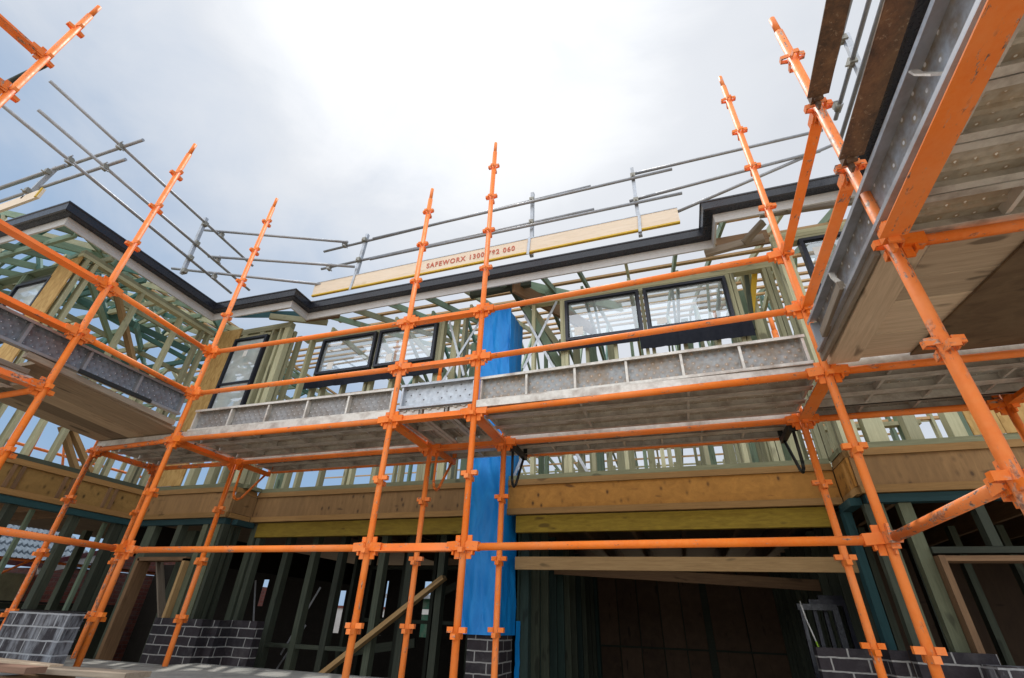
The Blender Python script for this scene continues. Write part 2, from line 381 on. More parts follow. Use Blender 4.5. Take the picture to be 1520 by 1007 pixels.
def wnoise(sc, det, ro, di, off=(0, 0, 0)):
    m2 = wn('ShaderNodeMapping'); wl(mp.outputs[0], m2.inputs[0]); m2.inputs['Location'].default_value = off
    n = wn('ShaderNodeTexNoise'); wl(m2.outputs[0], n.inputs['Vector'])
    n.inputs['Scale'].default_value = sc; n.inputs['Detail'].default_value = det; n.inputs['Roughness'].default_value = ro; n.inputs['Distortion'].default_value = di
    return n.outputs['Fac']
c1 = wnoise(1.5, 6, .5, .5, (3.1, 1.7, .4)); c2 = wnoise(3.6, 8, .6, .8, (.3, 5.2, 1.1))
blue = wmix(.12, (2.9, 4.5, 6.8), sky.outputs[0])                 # thin high haze over the clear sky (values x strength .1)
cloud = wmath('ADD', wmath('MULTIPLY', c1, .52), wmath('ADD', wmath('MULTIPLY', c2, .24), .12))
sd = wdot(tuple(SUN))
near = wramp(sd, [(.55, 0.), (.96, 1.)])
haze = wramp(wdot((.36, .90, .24)), [(.55, 0.), (.93, 1.)])       # milky low sky on the sun's side
cf = wramp(wmath('ADD', wmath('ADD', cloud, wmath('MULTIPLY', haze, .34)), wmath('MULTIPLY', near, .42)), [(.53, 0.), (1.01, 1.)])
veil = wmix(wmath('MULTIPLY', cf, .90), blue, (7.7, 7.9, 8.3))
glow = wramp(wmath('ADD', sd, wmath('MULTIPLY', wmath('SUBTRACT', cloud, .5), .26)), [(.78, 0.), (.90, .18), (.97, .62), (1., 1.)])
veil = wmix(1.0, veil, wmix(glow, (0., 0., 0.), (4.6, 4.4, 4.0)), 'ADD')
back = wramp(wdot((.12, -.86, .49)), [(.15, 0.), (.95, 1.)])      # added fill: sky brightened behind the camera to lift the facing surfaces
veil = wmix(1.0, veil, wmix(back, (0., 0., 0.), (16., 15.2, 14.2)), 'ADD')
low = wramp(wdot((0, 0, 1)), [(-.04, 1.), (.02, 0.)])
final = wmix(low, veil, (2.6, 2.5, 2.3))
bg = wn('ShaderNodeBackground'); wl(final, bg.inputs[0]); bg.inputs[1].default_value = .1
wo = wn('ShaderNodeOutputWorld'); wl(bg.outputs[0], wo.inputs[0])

scene.view_settings.view_transform = 'Standard'; scene.view_settings.look = 'None'; scene.view_settings.exposure = 0
scene.render.engine = 'CYCLES'
scene.cycles.max_bounces = 5; scene.cycles.diffuse_bounces = 3; scene.cycles.glossy_bounces = 2; scene.cycles.transparent_max_bounces = 10

# ------------------------------------------------------------------ setting
tag(MB().box((-400, -400, -.3), (400, 400, -.15)).build('ground', 'bare_ground'), kind='structure')
tag(MB().box((-16, 4.4, -.146), (8, 13.5, 0)).build('floor_slab', 'concrete_slab'), kind='structure')

# ------------------------------------------------------------------ scaffold: standards
Z0 = 3.0255; P = .495
def lv(k): return Z0 + P * k
TR = .02415
def standard(label, x, y, z_top, z_bot=-.15, kmax=None, spigot=True, mat='orange_paint', group='orange scaffold standards'):
    t = thing('scaffold_standard', label, 'scaffold standard', (x, y, z_bot), group)
    zt = z_top - (.17 if spigot else 0)
    m, L = frame((x, y, z_bot), (x, y, zt), (0, 1, 0))
    MB().tube((x, y, z_bot + .01), (x, y, zt), TR, seg=20).build('tube', mat, t, m)
    if spigot: MB().tube((x, y, zt), (x, y, z_top), .019, .018, seg=16).build('spigot', mat, t)
    k = -6
    while lv(k) < zt - .06:
        z = lv(k)
        if z > .2: collar(x, y, z, mat, t)
        k += 1
    MB().box((x - .075, y - .075, z_bot), (x + .075, y + .075, z_bot + .01)).build('base_plate', 'orange_scuffed', t)
    return t
def collar(x, y, z, mat, t):
    b = MB()
    for sx, sy, dz in ((1, 0, .012), (-1, 0, .012), (0, 1, -.022), (0, -1, -.022)):
        o = Vector((x, y, z + dz)); d = Vector((sx, sy, 0)); s = Vector((-sy, sx, 0))
        # pressed V loop: two cheeks converging on a rounded nose
        for q in (-1, 1):
            b.bar(o + d * (TR - .004) + s * q * .019, o + d * .060 + s * q * .013, .006, .032)
        b.bar(o + d * .060 - s * .016, o + d * .060 + s * .016, .007, .032)
    b.build('collar', mat, t)

XS = {'A': (-4.55, 3.16), 'C': (-2.14, 3.19), 'D': (-1.385, 3.19), 'E': (1.07, 3.10), 'F': (1.05, 1.885), 'L1': (-4.455, 1.975), 'L0': (-4.47, .75),
      'Ai': (-4.56, 3.94), 'Ci': (-2.145, 3.94), 'Di': (-1.388, 3.945), 'Ei': (1.075, 3.93), 'Wi': (-5.75, 3.225), 'Ai2': (-5.75, 3.93), 'Gi': (2.36, 3.93)}
standard('tall orange standard at the inside corner between the wing deck and the rear deck', *XS['A'], 6.44)
standard('orange standard at the outer end of the narrow bay, just clear of the blue tarp', *XS['C'], 5.88)
standard('tallest central orange standard standing in front of the blue tarp column', *XS['D'], 6.43)
standard('orange standard at the corner where the garage bay deck meets the timber boarded bay', *XS['E'], 6.40)
standard('nearest thick orange standard with black scuffs and a grey paint spot', *XS['F'], 4.985, mat='orange_scuffed')
standard('orange standard passing the perforated steel toe board of the wing deck', *XS['L1'], 5.99)
standard('orange standard showing only its upper end at the top corner of the photo', *XS['L0'], 6.40)
standard('inner orange standard in front of the corner brick pier, below the rear deck', *XS['Ai'], 3.35)
standard('inner orange standard beside an orange loop bracket, crossing the diagonal timber brace', *XS['Ci'], 3.98)
standard('inner orange standard running down the face of the blue tarp', *XS['Di'], 3.3)
standard('inner orange standard beside the black bracket at the end of the garage opening', *XS['Ei'], 4.02)
standard('dull orange standard under the wing deck, ending at the ply rim beam of the wing', *XS['Wi'], 3.45, mat='orange_scuffed')
standard('dull orange standard close behind the inside corner standard', *XS['Ai2'], 3.45, mat='orange_scuffed')
standard('orange standard in front of the chipboard panel at the edge of the photo', *XS['Gi'], 3.45)

# ------------------------------------------------------------------ scaffold: ledgers (tubes) and transoms (inverted tee)
def wedge_end(p, d, mat, t):
    """cast end: hooked box over the V loop with a wedge driven down through it"""
    p = Vector(p); d = Vector(d).normalized(); b = MB()
    b.bar(p + d * .028 + Vector((0, 0, .008)), p + d * .115 + Vector((0, 0, .002)), .052, .058)
    b.bar(p + d * .044 + Vector((0, 0, -.075)), p + d * .044 + Vector((0, 0, .075)), .012, .034, d)
    b.bar(p + d * .072 + Vector((0, 0, -.05)), p + d * .072 + Vector((0, 0, .03)), .040, .012, d)
    b.build('wedge_end', mat, t)
def ledger(label, a, b, k, mat='orange_paint'):
    p0 = Vector((*a, lv(k))); p1 = Vector((*b, lv(k))); d = (p1 - p0).normalized()
    t = thing('scaffold_ledger', label, 'scaffold ledger', p0, 'orange tube ledgers')
    MB().tube(p0 + d * .06, p1 - d * .06, TR, seg=20).build('tube', mat, t, frame(p0, p1)[0])
    wedge_end(p0, d, mat, t); wedge_end(p1, -d, mat, t)
    return t
def transom(label, a, b, k, mat='orange_paint', wid=.09, ends=True, cut0=.075, cut1=.075):
    p0 = Vector((*a, lv(k))); p1 = Vector((*b, lv(k))); d = (p1 - p0).normalized()
    t = thing('scaffold_transom', label, 'scaffold transom', p0, 'steel tee transoms')
    pr = [(-wid / 2, -.026), (wid / 2, -.026), (wid / 2, -.020), (.007, -.020), (.007, .028), (-.007, .028), (-.007, -.020), (-wid / 2, -.020)]
    m, L = frame(p0, p1)
    o = MB(); o.prism(pr, p0 + d * cut0, p1 - d * cut1); o.build('tee_bar', mat, t, m)
    if ends: wedge_end(p0, d, mat, t); wedge_end(p1, -d, mat, t)
    return t
A, C_, D_, E, F, L1, L0, Ai, Ci, Di, Ei, Wi, Ai2, Gi = [XS[k] for k in ('A', 'C', 'D', 'E', 'F', 'L1', 'L0', 'Ai', 'Ci', 'Di', 'Ei', 'Wi', 'Ai2', 'Gi')]
lvl = {2: 'top guardrail', 1: 'middle guardrail', 0: 'deck level tube', -2: 'low tie tube'}
for k in (2, 1, 0, -2):
    ledger('orange %s of the rear deck, from inside corner to narrow bay' % lvl[k], A, C_, k)
    ledger('orange %s along the front of the deck before the garage opening' % lvl[k], D_, E, k)
    transom('short flat orange bar at %s height across the narrow bay by the tarp' % lvl[k], C_, D_, k, wid=.07)
for k in (2, 1):
    ledger('orange %s on the wing scaffold running into the inside corner standard' % lvl[k], A, L1, k)
    transom('orange tee %s leaving the photo from the wing toe board standard' % lvl[k], L1, L0, k)
    transom('orange flat %s between the garage corner standard and the nearest scuffed standard' % lvl[k], E, F, k, wid=.06)
    transom('rust brown flat %s running forward from the nearest standard against the sky' % lvl[k], (1.022, 1.865), (.955, -.6), k, 'rusty_steel', .10)
ledger('scuffed orange low tie tube running from the inside corner out past the neighbouring tiled roof', A, L1, -2, 'orange_scuffed')
ledger('low tie tube continuing past the toe board standard at the photo edge', L1, L0, -2, 'orange_scuffed')
ledger('thick near orange low tie tube slanting up to the nearest standard', E, F, -2, 'orange_scuffed')
ledger('orange tube below the toe board of the wing, pointing out of the photo', L1, (-5.72, 1.99), 0)
transom('orange tee bar with white paint scuffs under the wing toe board', L1, L0, 0, 'orange_scuffed')
transom('broad orange tee bar overhead, running forward from the nearest standard', (1.022, 1.87), (.968, -.6), 0, 'orange_paint', .10)
ledger('orange tube running from the nearest standard along the edge of the overhead steel planks', F, (2.4, 1.9), 0)
ledger('dull orange tube under the end of the wing deck, between wing and corner standards', Wi, A, 0, 'orange_scuffed')
transom('thin dull orange bar closing the back corner of the wing deck', Wi, Ai2, 0, 'orange_scuffed', .05)
ledger('dull orange tube under the rear edge of the corner bay', Ai2, Ai, 0, 'orange_scuffed')
transom('orange cross bar under the rear deck at the inside corner standard', A, Ai, 0)
transom('orange cross bar under the deck on the outer side of the narrow bay', C_, Ci, 0)
transom('orange cross bar under the deck on the tarp side of the narrow bay', D_, Di, 0)
transom('orange cross bar under the garage deck at its corner standard', E, Ei, 0)
ledger('orange inner tube under the rear deck, between corner pier and narrow bay', Ai, Ci, 0)
transom('orange inner bar across the narrow bay under the deck, by the tarp', Ci, Di, 0, wid=.07)
ledger('orange inner tube under the garage deck', Di, Ei, 0)
ledger('orange tube at deck level beyond the garage corner standard, under the timber boards', E, (2.36, 3.1), 0)
ledger('orange inner tube beyond the garage corner, above the chipboard panel', Ei, Gi, 0)
transom('orange cross bar rising to the edge of the photo above the chipboard panel', Gi, (2.36, 3.1), 0)
transom('orange tee rail high in the top corner of the photo, upper of two', L0, (-4.47, -.6), 5, 'orange_scuffed')
transom('orange tee rail high in the top corner of the photo, lower of two', L0, (-4.47, -.6), 4, 'orange_scuffed')
t = thing('scaffold_brace', 'dark green tube slanting away from the top corner standard', 'scaffold brace', (-4.5, .75, lv(5)))
MB().tube((-4.50, .78, lv(5) - .02), (-5.9, .80, lv(5) - .05), .021).build('tube', 'green_tube', t)
wedge_end((-4.47, .77, lv(5) - .03), (-1, 0, 0), 'green_tube', t)

# ------------------------------------------------------------------ steel planks
def plank(label, p0, p1, wid, mat, up=(0, 0, 1), h=.06, ribs=None, lip='lip_steel', name='steel_plank', cat='scaffold plank', group=None, ribw=.018):
    """pressed steel plank: thin skin with turned-down side flanges, inner lips and cross stiffeners; its hollow side faces -up"""
    t = thing(name, label, cat, p0, group); m, L = frame(p0, p1, up); mi = m
    o = MB(); w2 = wid / 2
    o.box((0, -w2 + .004, -.004), (L, w2 - .004, 0))
    if name == 'steel_plank':                                          # two pressed swages along the pan
        for q in (-wid / 6, wid / 6): o.prism([(q - .016, -.004), (q + .016, -.004), (q + .010, -.017), (q - .010, -.017)], (0, 0, 0), (L, 0, 0))
    o.v = [tuple(m @ Vector(v)) for v in o.v]; o.build('skin', mat, t, m)
    f = MB()
    for s in (-1, 1):
        a, b = sorted((s * w2, s * (w2 - .0035))); f.box((0, a, -h), (L, b, .0005))
        a, b = sorted((s * (w2 - .004), s * (w2 - (.034 if name == 'steel_plank' else .022)))); f.box((0, a, -h), (L, b, -h + .003))
    f.v = [tuple(m @ Vector(v)) for v in f.v]; f.build('side_flange', lip, t, m)
    n = ribs if ribs is not None else max(2, int(round(L / .37)) + 1)
    for i in range(n):
        x = .01 + (L - .02 - ribw) * i / (n - 1)
        r = MB().box((x, -w2 + .0225, -h * .85), (x + ribw, w2 - .0225, -.0045)); r.v = [tuple(m @ Vector(v)) for v in r.v]
        r.build('stiffener', lip, t, m)
    return t
ordn = ['front', 'second', 'third', 'fourth', 'fifth', 'sixth']
zt = Z0 + .026 + .062
def run(x0, x1, ys, mat, where, grp, ribs=None):
    for i, y in enumerate(ys):
        plank('steel plank of %s, %s from the front' % (where, ordn[i] if i else 'outermost'), (x0, y, zt), (x1, y, zt), .228, mat, group=grp, ribs=ribs)
run(-4.52, -2.17, (3.30, 3.535, 3.77), 'deck_underside', 'the rear deck above the corner pier', 'planks of the rear deck')
for i, y in enumerate((4.06, 4.295)):
    plank('wall side plank on the rear deck brackets, %s the house' % ('away from' if i == 0 else 'closest to'), (-4.5, y, zt), (-2.17, y, zt), .228, 'deck_dark', group='wall side planks of the rear deck')
run(-1.36, 1.05, (3.27, 3.505, 3.74), 'deck_underside', 'the garage deck', 'planks of the garage deck', 4)
for i, y in enumerate((4.06, 4.295)):
    plank('wall side plank on brackets over the garage opening, %s the house' % ('away from' if i == 0 else 'closest to'), (-1.36, y, zt), (1.05, y, zt), .228, 'deck_dark', group='wall side planks over the garage')
for i, x in enumerate((-2.0, -1.765, -1.53)):
    plank('dark shiny steel plank in the narrow bay by the tarp, %s' % ('nearest the left house windows', 'middle one', 'nearest the garage')[i], (x, 3.21, zt), (x, 3.93, zt), .228, 'deck_dark', group='planks of the narrow bay', ribs=3)
for i, y in enumerate((4.06, 4.295)):
    plank('steel plank bridging the narrow bay in front of the tarp, %s the house' % ('away from' if i == 0 else 'closest to'), (-2.15, y, zt), (-1.38, y, zt), .228, 'deck_underside', group='bridging planks by the tarp', ribs=3)
run(-5.72, -4.58, (3.32, 3.555, 3.79), 'deck_dark', 'the dark corner bay of the decks', 'planks of the corner bay')
run(1.1, 2.55, (3.22, 3.45, 3.68, 3.88), 'deck_dark', 'the bay beyond the garage corner', 'planks beyond the garage corner')
for i, y in enumerate((1.77, 1.535, 1.30, 1.065, .83, .595, .36)):
    plank('overhead steel plank by the nearest standard, %s' % ('beside the orange tube' if i == 0 else ('second from the orange tube' if i == 1 else ('third from the orange tube' if i == 2 else '%s from the orange tube' % ordn[i] if i < 6 else 'frontmost at the photo corner'))),
          (1.085, y, zt + .002), (2.5, y, zt + .002), .228, 'deck_underside', group='overhead planks by the nearest standard', ribs=5)

# toe boards: planks on edge, hollow side out
def toe(label, p0, p1, up, mat, ribs, wid=.226, h=.055, ribw=.018, lip='lip_steel'):
    return plank(label, p0, p1, wid, mat, up, h, ribs, lip, 'toe_board', 'toe board', None, ribw)
ztb = zt + .118
toe('grey perforated steel toe board of the rear deck below the small left windows', (-4.46, 3.245, ztb), (-2.18, 3.27, ztb), (0, 1, 0), 'toe_grey', 6)
toe('short shiny galvanised toe board across the narrow bay', (-2.10, 3.245, ztb + .005), (-1.395, 3.245, ztb + .005), (0, 1, 0), 'toe_galv', 2, lip='galvanised_steel')
toe('stained steel toe board with rusty dimples along the garage deck', (-1.372, 3.26, ztb), (1.03, 3.19, ztb), (0, 1, 0), 'toe_rusty', 7)
toe('long dark perforated steel toe board of the wing deck', (-4.57, -.6, ztb + .155), (-4.61, 3.12, ztb + .155), (-1, 0, 0), 'toe_dark', 9, lip='rail_steel', ribw=.022)
tb = toe('large galvanised steel toe board seen from below beside the nearest standard', (1.075, 2.98, ztb - .005), (1.065, -.8, ztb - .005), (1, 0, 0), 'toe_big', 2, h=.06, lip='galvanised_steel')
for i, y in enumerate((2.42, 1.27)):
    b = MB(); pp = [(1.022, y, ztb + .075), (1.018, y - .015, ztb + .03), (1.020, y - .06, ztb - .05), (1.030, y - .085, ztb - .095)]
    for q0, q1 in zip(pp, pp[1:]): b.bar(q0, q1, .007, .026, (1, 0, 0))
    b.build('hook_handle', 'lip_steel', tb)

# ------------------------------------------------------------------ timber decks
def board(label, p0, p1, w, h, mat, name='timber_board', cat='board', group=None, ch=.003):
    o = bar(name, p0, p1, w, h, mat, None, ch=ch); return tag(o, label, cat, group)
zb = zt + .0
ys = (1.96, 3.11)
for i, x in enumerate((-4.72, -4.955, -5.19, -5.425, -5.66)):
    board('long brown timber deck board under the wing deck, %s' % ('beside the toe board' if i == 0 else ('%s board in from the toe board' % ordn[i] if i < 4 else 'nearest the house wall')),
          (x, 1.9, zb + .125), (x + .004 * i, 3.31, zb + .021 + .004 * (i % 2)), .229, .036, 'deck_boards', 'deck_board', 'deck board', 'timber boards of the wing deck')
board('thick pale edge board under the wing toe board', (-4.575, 1.8, zb + .135), (-4.60, 3.12, zb + .075), .05, .05, 'grey_timber', 'edge_board', 'board')
board('rusty dark steel angle lying along the wing deck edge', (-4.535, 2.15, zb + .165), (-4.55, 2.80, zb + .165), .02, .035, 'black_steel', 'steel_angle', 'steel angle')
board('scrap timber on the wing deck edge by the toe board standard', (-4.62, 1.5, zb + .02), (-4.62, 1.88, zb + .02), .10, .04, 'grey_timber', 'timber_offcut', 'timber offcut')
for i in range(4):
    plank('brown mesh steel plank of the wing bay at the photo edge, %s' % ('beside the toe board' if i == 0 else ('second in', 'third in', 'nearest the house')[i - 1]),
          (-4.70 - .235 * i, -.5, zt), (-4.70 - .235 * i, 1.93, zt), .228, 'mesh_steel', group='mesh planks of the wing bay', ribs=6)
for i, (y0, y1) in enumerate(((1.925, 2.245), (2.255, 2.445), (2.455, 2.775), (2.785, 3.07))):
    board('pale timber board across the corner bay behind the nearest standard, %s' % ('nearest the camera', 'second from the camera', 'third from the camera', 'farthest from the camera')[i],
          (1.255, (y0 + y1) / 2, zb - .012), (2.5, (y0 + y1) / 2, zb - .012), y1 - y0, .03, 'pale_boards', 'deck_board', 'deck board', 'boards of the corner bay')
board('weathered plank along the toe board in the corner bay', (1.145, 1.90, zb - .028), (1.165, 3.07, zb - .028), .17, .04, 'pale_boards', 'edge_plank', 'plank')
board('thin worn batten on edge beside the galvanised toe board', (1.045, 2.0, zb - .01), (1.045, 3.02, zb - .012), .022, .07, 'grey_timber', 'batten', 'timber batten')
board('short splintered offcut wedged against the galvanised toe board', (1.010, 2.34, zb + .05), (1.012, 2.78, zb + .02), .03, .055, 'grey_timber', 'timber_offcut', 'timber offcut')
o = MB().prism([(1.62, 1.95), (2.55, 1.95), (2.55, 3.06), (1.51, 3.06)], (0, 0, 0), (0, 0, .012)) if False else None
o = MB(); zz = zb - .044
o.add([(1.63, 1.93, zz), (2.6, 1.93, zz), (2.6, 3.07, zz), (1.52, 3.07, zz), (1.63, 1.93, zz + .012), (2.6, 1.93, zz + .012), (2.6, 3.07, zz + .012), (1.52, 3.07, zz + .012)],
      [(3, 2, 1, 0), (4, 5, 6, 7), (0, 1, 5, 4), (1, 2, 6, 5), (2, 3, 7, 6), (3, 0, 4, 7)])
tag(o.build('ply_sheet', 'dark_ply'), 'dark stained plywood sheet under the corner bay boards', 'plywood sheet')

# ------------------------------------------------------------------ wall side brackets
def hopup(label, x, y, mat):
    t = thing('deck_bracket', label, 'scaffold bracket', (x, y, Z0), 'wall side deck brackets')
    z = Z0 - .01
    MB().bar((x, y + .03, z), (x, y + .46, z), .042, .042).build('arm', mat, t)
    MB().path([(x, y + .055, z - .02), (x, y + .055, z - .30), (x, y + .075, z - .345), (x, y + .12, z - .36), (x, y + .17, z - .335), (x, y + .40, z - .02)], .0125).build('brace', mat, t)
    MB().box((x - .03, y + .028, z - .06), (x + .03, y + .05, z + .05)).build('hook_plate', mat, t)
    MB().box((x - .02, y + .445, z + .02), (x + .02, y + .47, z + .11)).build('end_stop', mat, t)
hopup('orange loop bracket carrying the wall side planks by the corner brick pier', Ai[0] + .06, Ai[1], 'orange_paint')
hopup('orange loop bracket carrying the wall side planks near the tarp', Ci[0] + .05, Ci[1], 'orange_paint')
hopup('black loop bracket overlapping the edge of the blue tarp', Di[0] + .07, Di[1], 'black_steel')
hopup('black loop bracket at the end of the garage deck', Ei[0] - .07, Ei[1], 'black_steel')
for lab, x0, x1 in (('over the rear opening', -4.5, -2.16), ('over the garage opening', -1.36, 1.05)):
    o = bar('edge_angle', (x0, 4.43, Z0 + .03), (x1, 4.43, Z0 + .03), .03, .03, 'orange_scuffed')
    tag(o, 'thin orange edge angle along the house side of the deck ' + lab, 'edge angle')

# ------------------------------------------------------------------ low deck in front of the piers
for lab, x0, x1, y0, y1, dz in (('grey board sheet on the low deck, running to the corner pier', -4.66, -1.9, 3.25, 4.36, 0), ('grey board sheet on the low deck under the inside corner', -6.3, -4.67, 2.6, 4.0, .004),
                                ('grey board sheet on the low deck nearest the camera, over the planks', -4.66, -1.9, 2.2, 3.24, -.004), ('grey board sheet on the low deck beside the wing wall', -7.2, -6.31, 2.4, 4.3, -.012)):
    tag(block('deck_sheet', (x0, y0, 1.145 + dz), (x1, y1, 1.165 + dz), 'grey_sheet'), lab, 'board sheet')
for lab, a, b, k in (('orange ledger below the front of the low deck', (-4.52, 3.16), (-2.17, 3.19), -4), ('orange ledger below the back of the low deck', (-4.53, 3.94), (-2.17, 3.94), -4)):
    ledger(lab, a, b, k)
def sit(label, p0, p1, w, h, mat, name='timber_plank', cat='timber'): return board(label, p0, p1, w, h, mat, name, cat)
sit('weathered plank lying across the lower edge of the photo beside the corner standard', (-5.2, 2.50, 1.235), (-3.17, 2.58, 1.262), .17, .030, 'grey_timber')
sit('plank end with worn red paint at the lower corner of the photo', (-4.6, 2.30, 1.27), (-3.72, 2.36, 1.27), .12, .032, 'red_timber')
sit('pale dusty plank on top of the stack at the lower corner of the photo', (-4.9, 2.64, 1.268), (-3.9, 2.58, 1.268), .08, .022, 'pale_boards')
t = thing('spirit_level', 'yellow tool end lying under the plank at the lower edge of the photo', 'hand tool', (-3.05, 2.2, 1.2))
bar('body', (-3.12, 2.25, 1.205), (-2.86, 2.3, 1.205), .05, .06, 'yellow_paint', t, ch=.008); bar('end_cap', (-2.86, 2.3, 1.205), (-2.83, 2.306, 1.205), .055, .065, 'black_steel', t, ch=.008)
sit('short timber packer under the planks at the lower edge of the photo', (-3.9, 2.25, 1.2), (-3.9, 2.7, 1.2), .09, .07, 'brown_timber', 'timber_packer')

# ------------------------------------------------------------------ brick piers
def pier(label, boxes, mat, name='brick_pier'):
    t = thing(name, label, 'brick pier', (*[(boxes[0][0][i] + boxes[0][1][i]) / 2 for i in (0, 1)], boxes[0][0][2]))
    for a, b in boxes:
        o = MB().box(a, b).build('brickwork', mat, t)
    return t
pier('dark brick corner pier with white mortar behind the inner standard', [((-5.46, 4.40, -.15), (-4.79, 4.51, 1.53)), ((-4.787, 4.70, -.15), (-4.36, 4.81, 1.53)), ((-4.79, 4.512, -.15), (-4.68, 4.81, 1.526))], 'dark_brick')
pier('dark brick pier carrying the blue tarp column', [((-1.95, 4.75, -.15), (-1.64, 5.15, 1.505))], 'dark_brick')
pier('dark brick pier at the end of the garage opening with thick mortar', [((.90, 4.66, -.15), (1.42, 4.77, 1.52)), ((1.423, 4.37, -.15), (1.87, 4.48, 1.53)), ((1.31, 4.482, -.15), (1.42, 4.655, 1.524))], 'dark_brick')
pier('brick pier smeared with pale mortar wash at the lower corner of the photo', [((-5.12, 2.86, 1.175), (-4.42, 2.97, 1.555))], 'smeared_brick')
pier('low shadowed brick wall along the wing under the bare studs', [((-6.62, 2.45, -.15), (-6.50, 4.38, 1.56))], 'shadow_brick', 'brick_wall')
pier('pale smeared brick stack at the lower right edge of the photo', [((1.73, 4.10, -.15), (2.6, 4.30, 1.475))], 'smeared_brick', 'brick_stack')

# ------------------------------------------------------------------ the tarp column
def tarp():
    t = thing('tarp_column', 'tall column wrapped in creased bright blue tarpaulin between the two openings', 'tarp', (-1.78, 4.8, 1.2))
    random.seed(3)
    def sheet(name, x0, x1, y0, y1, zlo, zhi, nx, nz, amp, seed, topfun=None):
        rr = random.Random(seed); ph = [rr.uniform(0, 6.28) for _ in range(8)]; vs = []; fs = []
        for j in range(nz + 1):
            for i in range(nx + 1):
                u = i / nx; v = j / nz; z = zlo + (zhi - zlo) * v
                if topfun: z += topfun(u) * v
                w_ = amp * (math.sin(u * 9 + ph[0] + v * 5) * .5 - abs(math.sin(u * 6 + v * 9 + ph[1])) ** .5 * .9 + math.sin(u * 19 - v * 12 + ph[2]) * .3 - abs(math.sin(v * 13 - u * 3.5 + ph[3])) ** .4 * .7 - abs(math.sin(v * 31 + u * 9 + ph[6])) ** .5 * .35)
                e = math.sin(v * 17 + ph[4]) * .008 + math.sin(v * 41 + ph[5]) * .005; e = e * .25 + w_ * .6 if abs(x1 - x0) < .1 else e
                vs.append((x0 + (x1 - x0) * u + (e if 0 < 1 else 0), y0 + (y1 - y0) * u + w_ , z))
        for j in range(nz):
            for i in range(nx):
                a = j * (nx + 1) + i; fs.append((a, a + 1, a + nx + 2, a + nx + 1))
        b = MB(); b.add(vs, fs, True); return b.build(name, 'blue_tarp', t)
    sheet('wrap', -2.03, -1.63, 4.725, 4.725, 1.50, 5.11, 36, 240, .022, 1, lambda u: .045 * u)
    sheet('wrap', -1.63, -1.60, 4.725, 5.16, 1.50, 5.09, 20, 220, .016, 2); sheet('loose_flap', -1.60, -1.58, 5.13, 5.22, .9, 1.62, 4, 50, .003, 5)
    sheet('wrap', -2.03, -2.03, 4.73, 5.1, 1.50, 5.08, 8, 60, .012, 4)
    bar('folded_hem', (-2.02, 4.718, 5.10), (-1.66, 4.718, 5.145), .02, .02, 'white_strap', t)
    block('column_post', (-1.96, 4.80, 1.51), (-1.66, 5.05, 5.0), 'dark_pine', t, 'z')
tarp()

# ------------------------------------------------------------------ house frame
H = thing('house_frame', 'two storey timber house frame under construction with open roof, dark gutter and small black windows', 'house', (-2, 5, 0))
def hb(name, a, b, mat, along): return block(name, a, b, mat, H, along)
def stud(x0, x1, y0, y1, z0, z1, mat='treated_pine', name='stud'): return hb(name, (x0, y0, z0), (x1, y1, z1), mat, 'z')
YM, YL, YR, XW = 4.87, 4.50, 4.45, -6.55
UP0, UPP = 2.98, 5.25
# --- rim beams / floor edge (I-joist webs with flanges), plates and lintels
def rimx(x0, x1, y, mat):
    hb('rim_web', (x0, y, 2.632), (x1, y + .02, 2.868), mat, 'x')
    hb('rim_flange', (x0, y - .018, 2.87), (x1, y + .03, 2.928), 'flange_timber', 'x')
    hb('rim_flange', (x0, y - .018, 2.572), (x1, y + .03, 2.63), 'flange_timber', 'x')
    hb('bottom_plate', (x0, y - .005, 2.931), (x1, y + .09, 2.978), 'plate_pine', 'x')
rimx(-5.035, -1.9, YM - .01, 'rim_ply_grey'); rimx(-1.87, 1.44, YM - .01, 'rim_ply'); rimx(-6.5, -5.06, YL, 'rim_ply_grey'); rimx(1.47, 5.2, YR, 'rim_ply_grey')
hb('rim_web', (-5.058, YL + .022, 2.632), (-5.04, YM - .012, 2.868), 'rim_ply_grey', 'y'); hb('rim_web', (1.45, YR + .022, 2.632), (1.468, YM - .012, 2.868), 'rim_ply', 'y')
for xa, xb, ya, yb in ((-5.076, -5.042, YL + .032, YM - .03), (1.446, 1.484, YR + .032, YM - .03)):
    hb('rim_flange', (xa, ya, 2.872), (xb, yb, 2.926), 'flange_timber', 'y'); hb('rim_flange', (xa, ya, 2.574), (xb, yb, 2.628), 'flange_timber', 'y'); hb('bottom_plate', (xa - .005, ya + .06, 2.932), (xb + .05, yb, 2.977), 'plate_pine', 'y')
for y in (3.5,): pass
hb('rim_web', (XW - .02, 1.9, 2.632), (XW, YL - .02, 2.868), 'wing_ply', 'y')
hb('rim_flange', (XW - .03, 1.9, 2.87), (XW + .02, YL - .02, 2.928), 'flange_timber', 'y'); hb('rim_flange', (XW - .03, 1.9, 2.572), (XW + .02, YL - .02, 2.63), 'flange_timber', 'y')
hb('bottom_plate', (XW - .09, 1.9, 2.931), (XW + .004, YL - .02, 2.978), 'dark_pine', 'y')
for y in (2.55, 3.02, 3.10, 3.52, 3.60, 4.02, 4.10): hb('web_stiffener', (XW + .001, y, 2.634), (XW + .018, y + .035, 2.866), 'brown_timber', 'z')
hb('lintel_beam', (-4.93, YM + .01, 2.40), (-2.0, YM + .07, 2.562), 'yellow_lvl', 'x'); hb('lintel_beam', (-1.55, YM + .01, 2.40), (1.33, YM + .07, 2.562), 'yellow_lvl', 'x')
hb('wall_plate', (-6.5, YL + .005, 2.50), (-5.06, YL + .09, 2.565), 'blue_mark_pine', 'x'); hb('wall_plate', (XW - .09, 1.9, 2.50), (XW + .01, YL - .03, 2.565), 'blue_mark_pine', 'y')
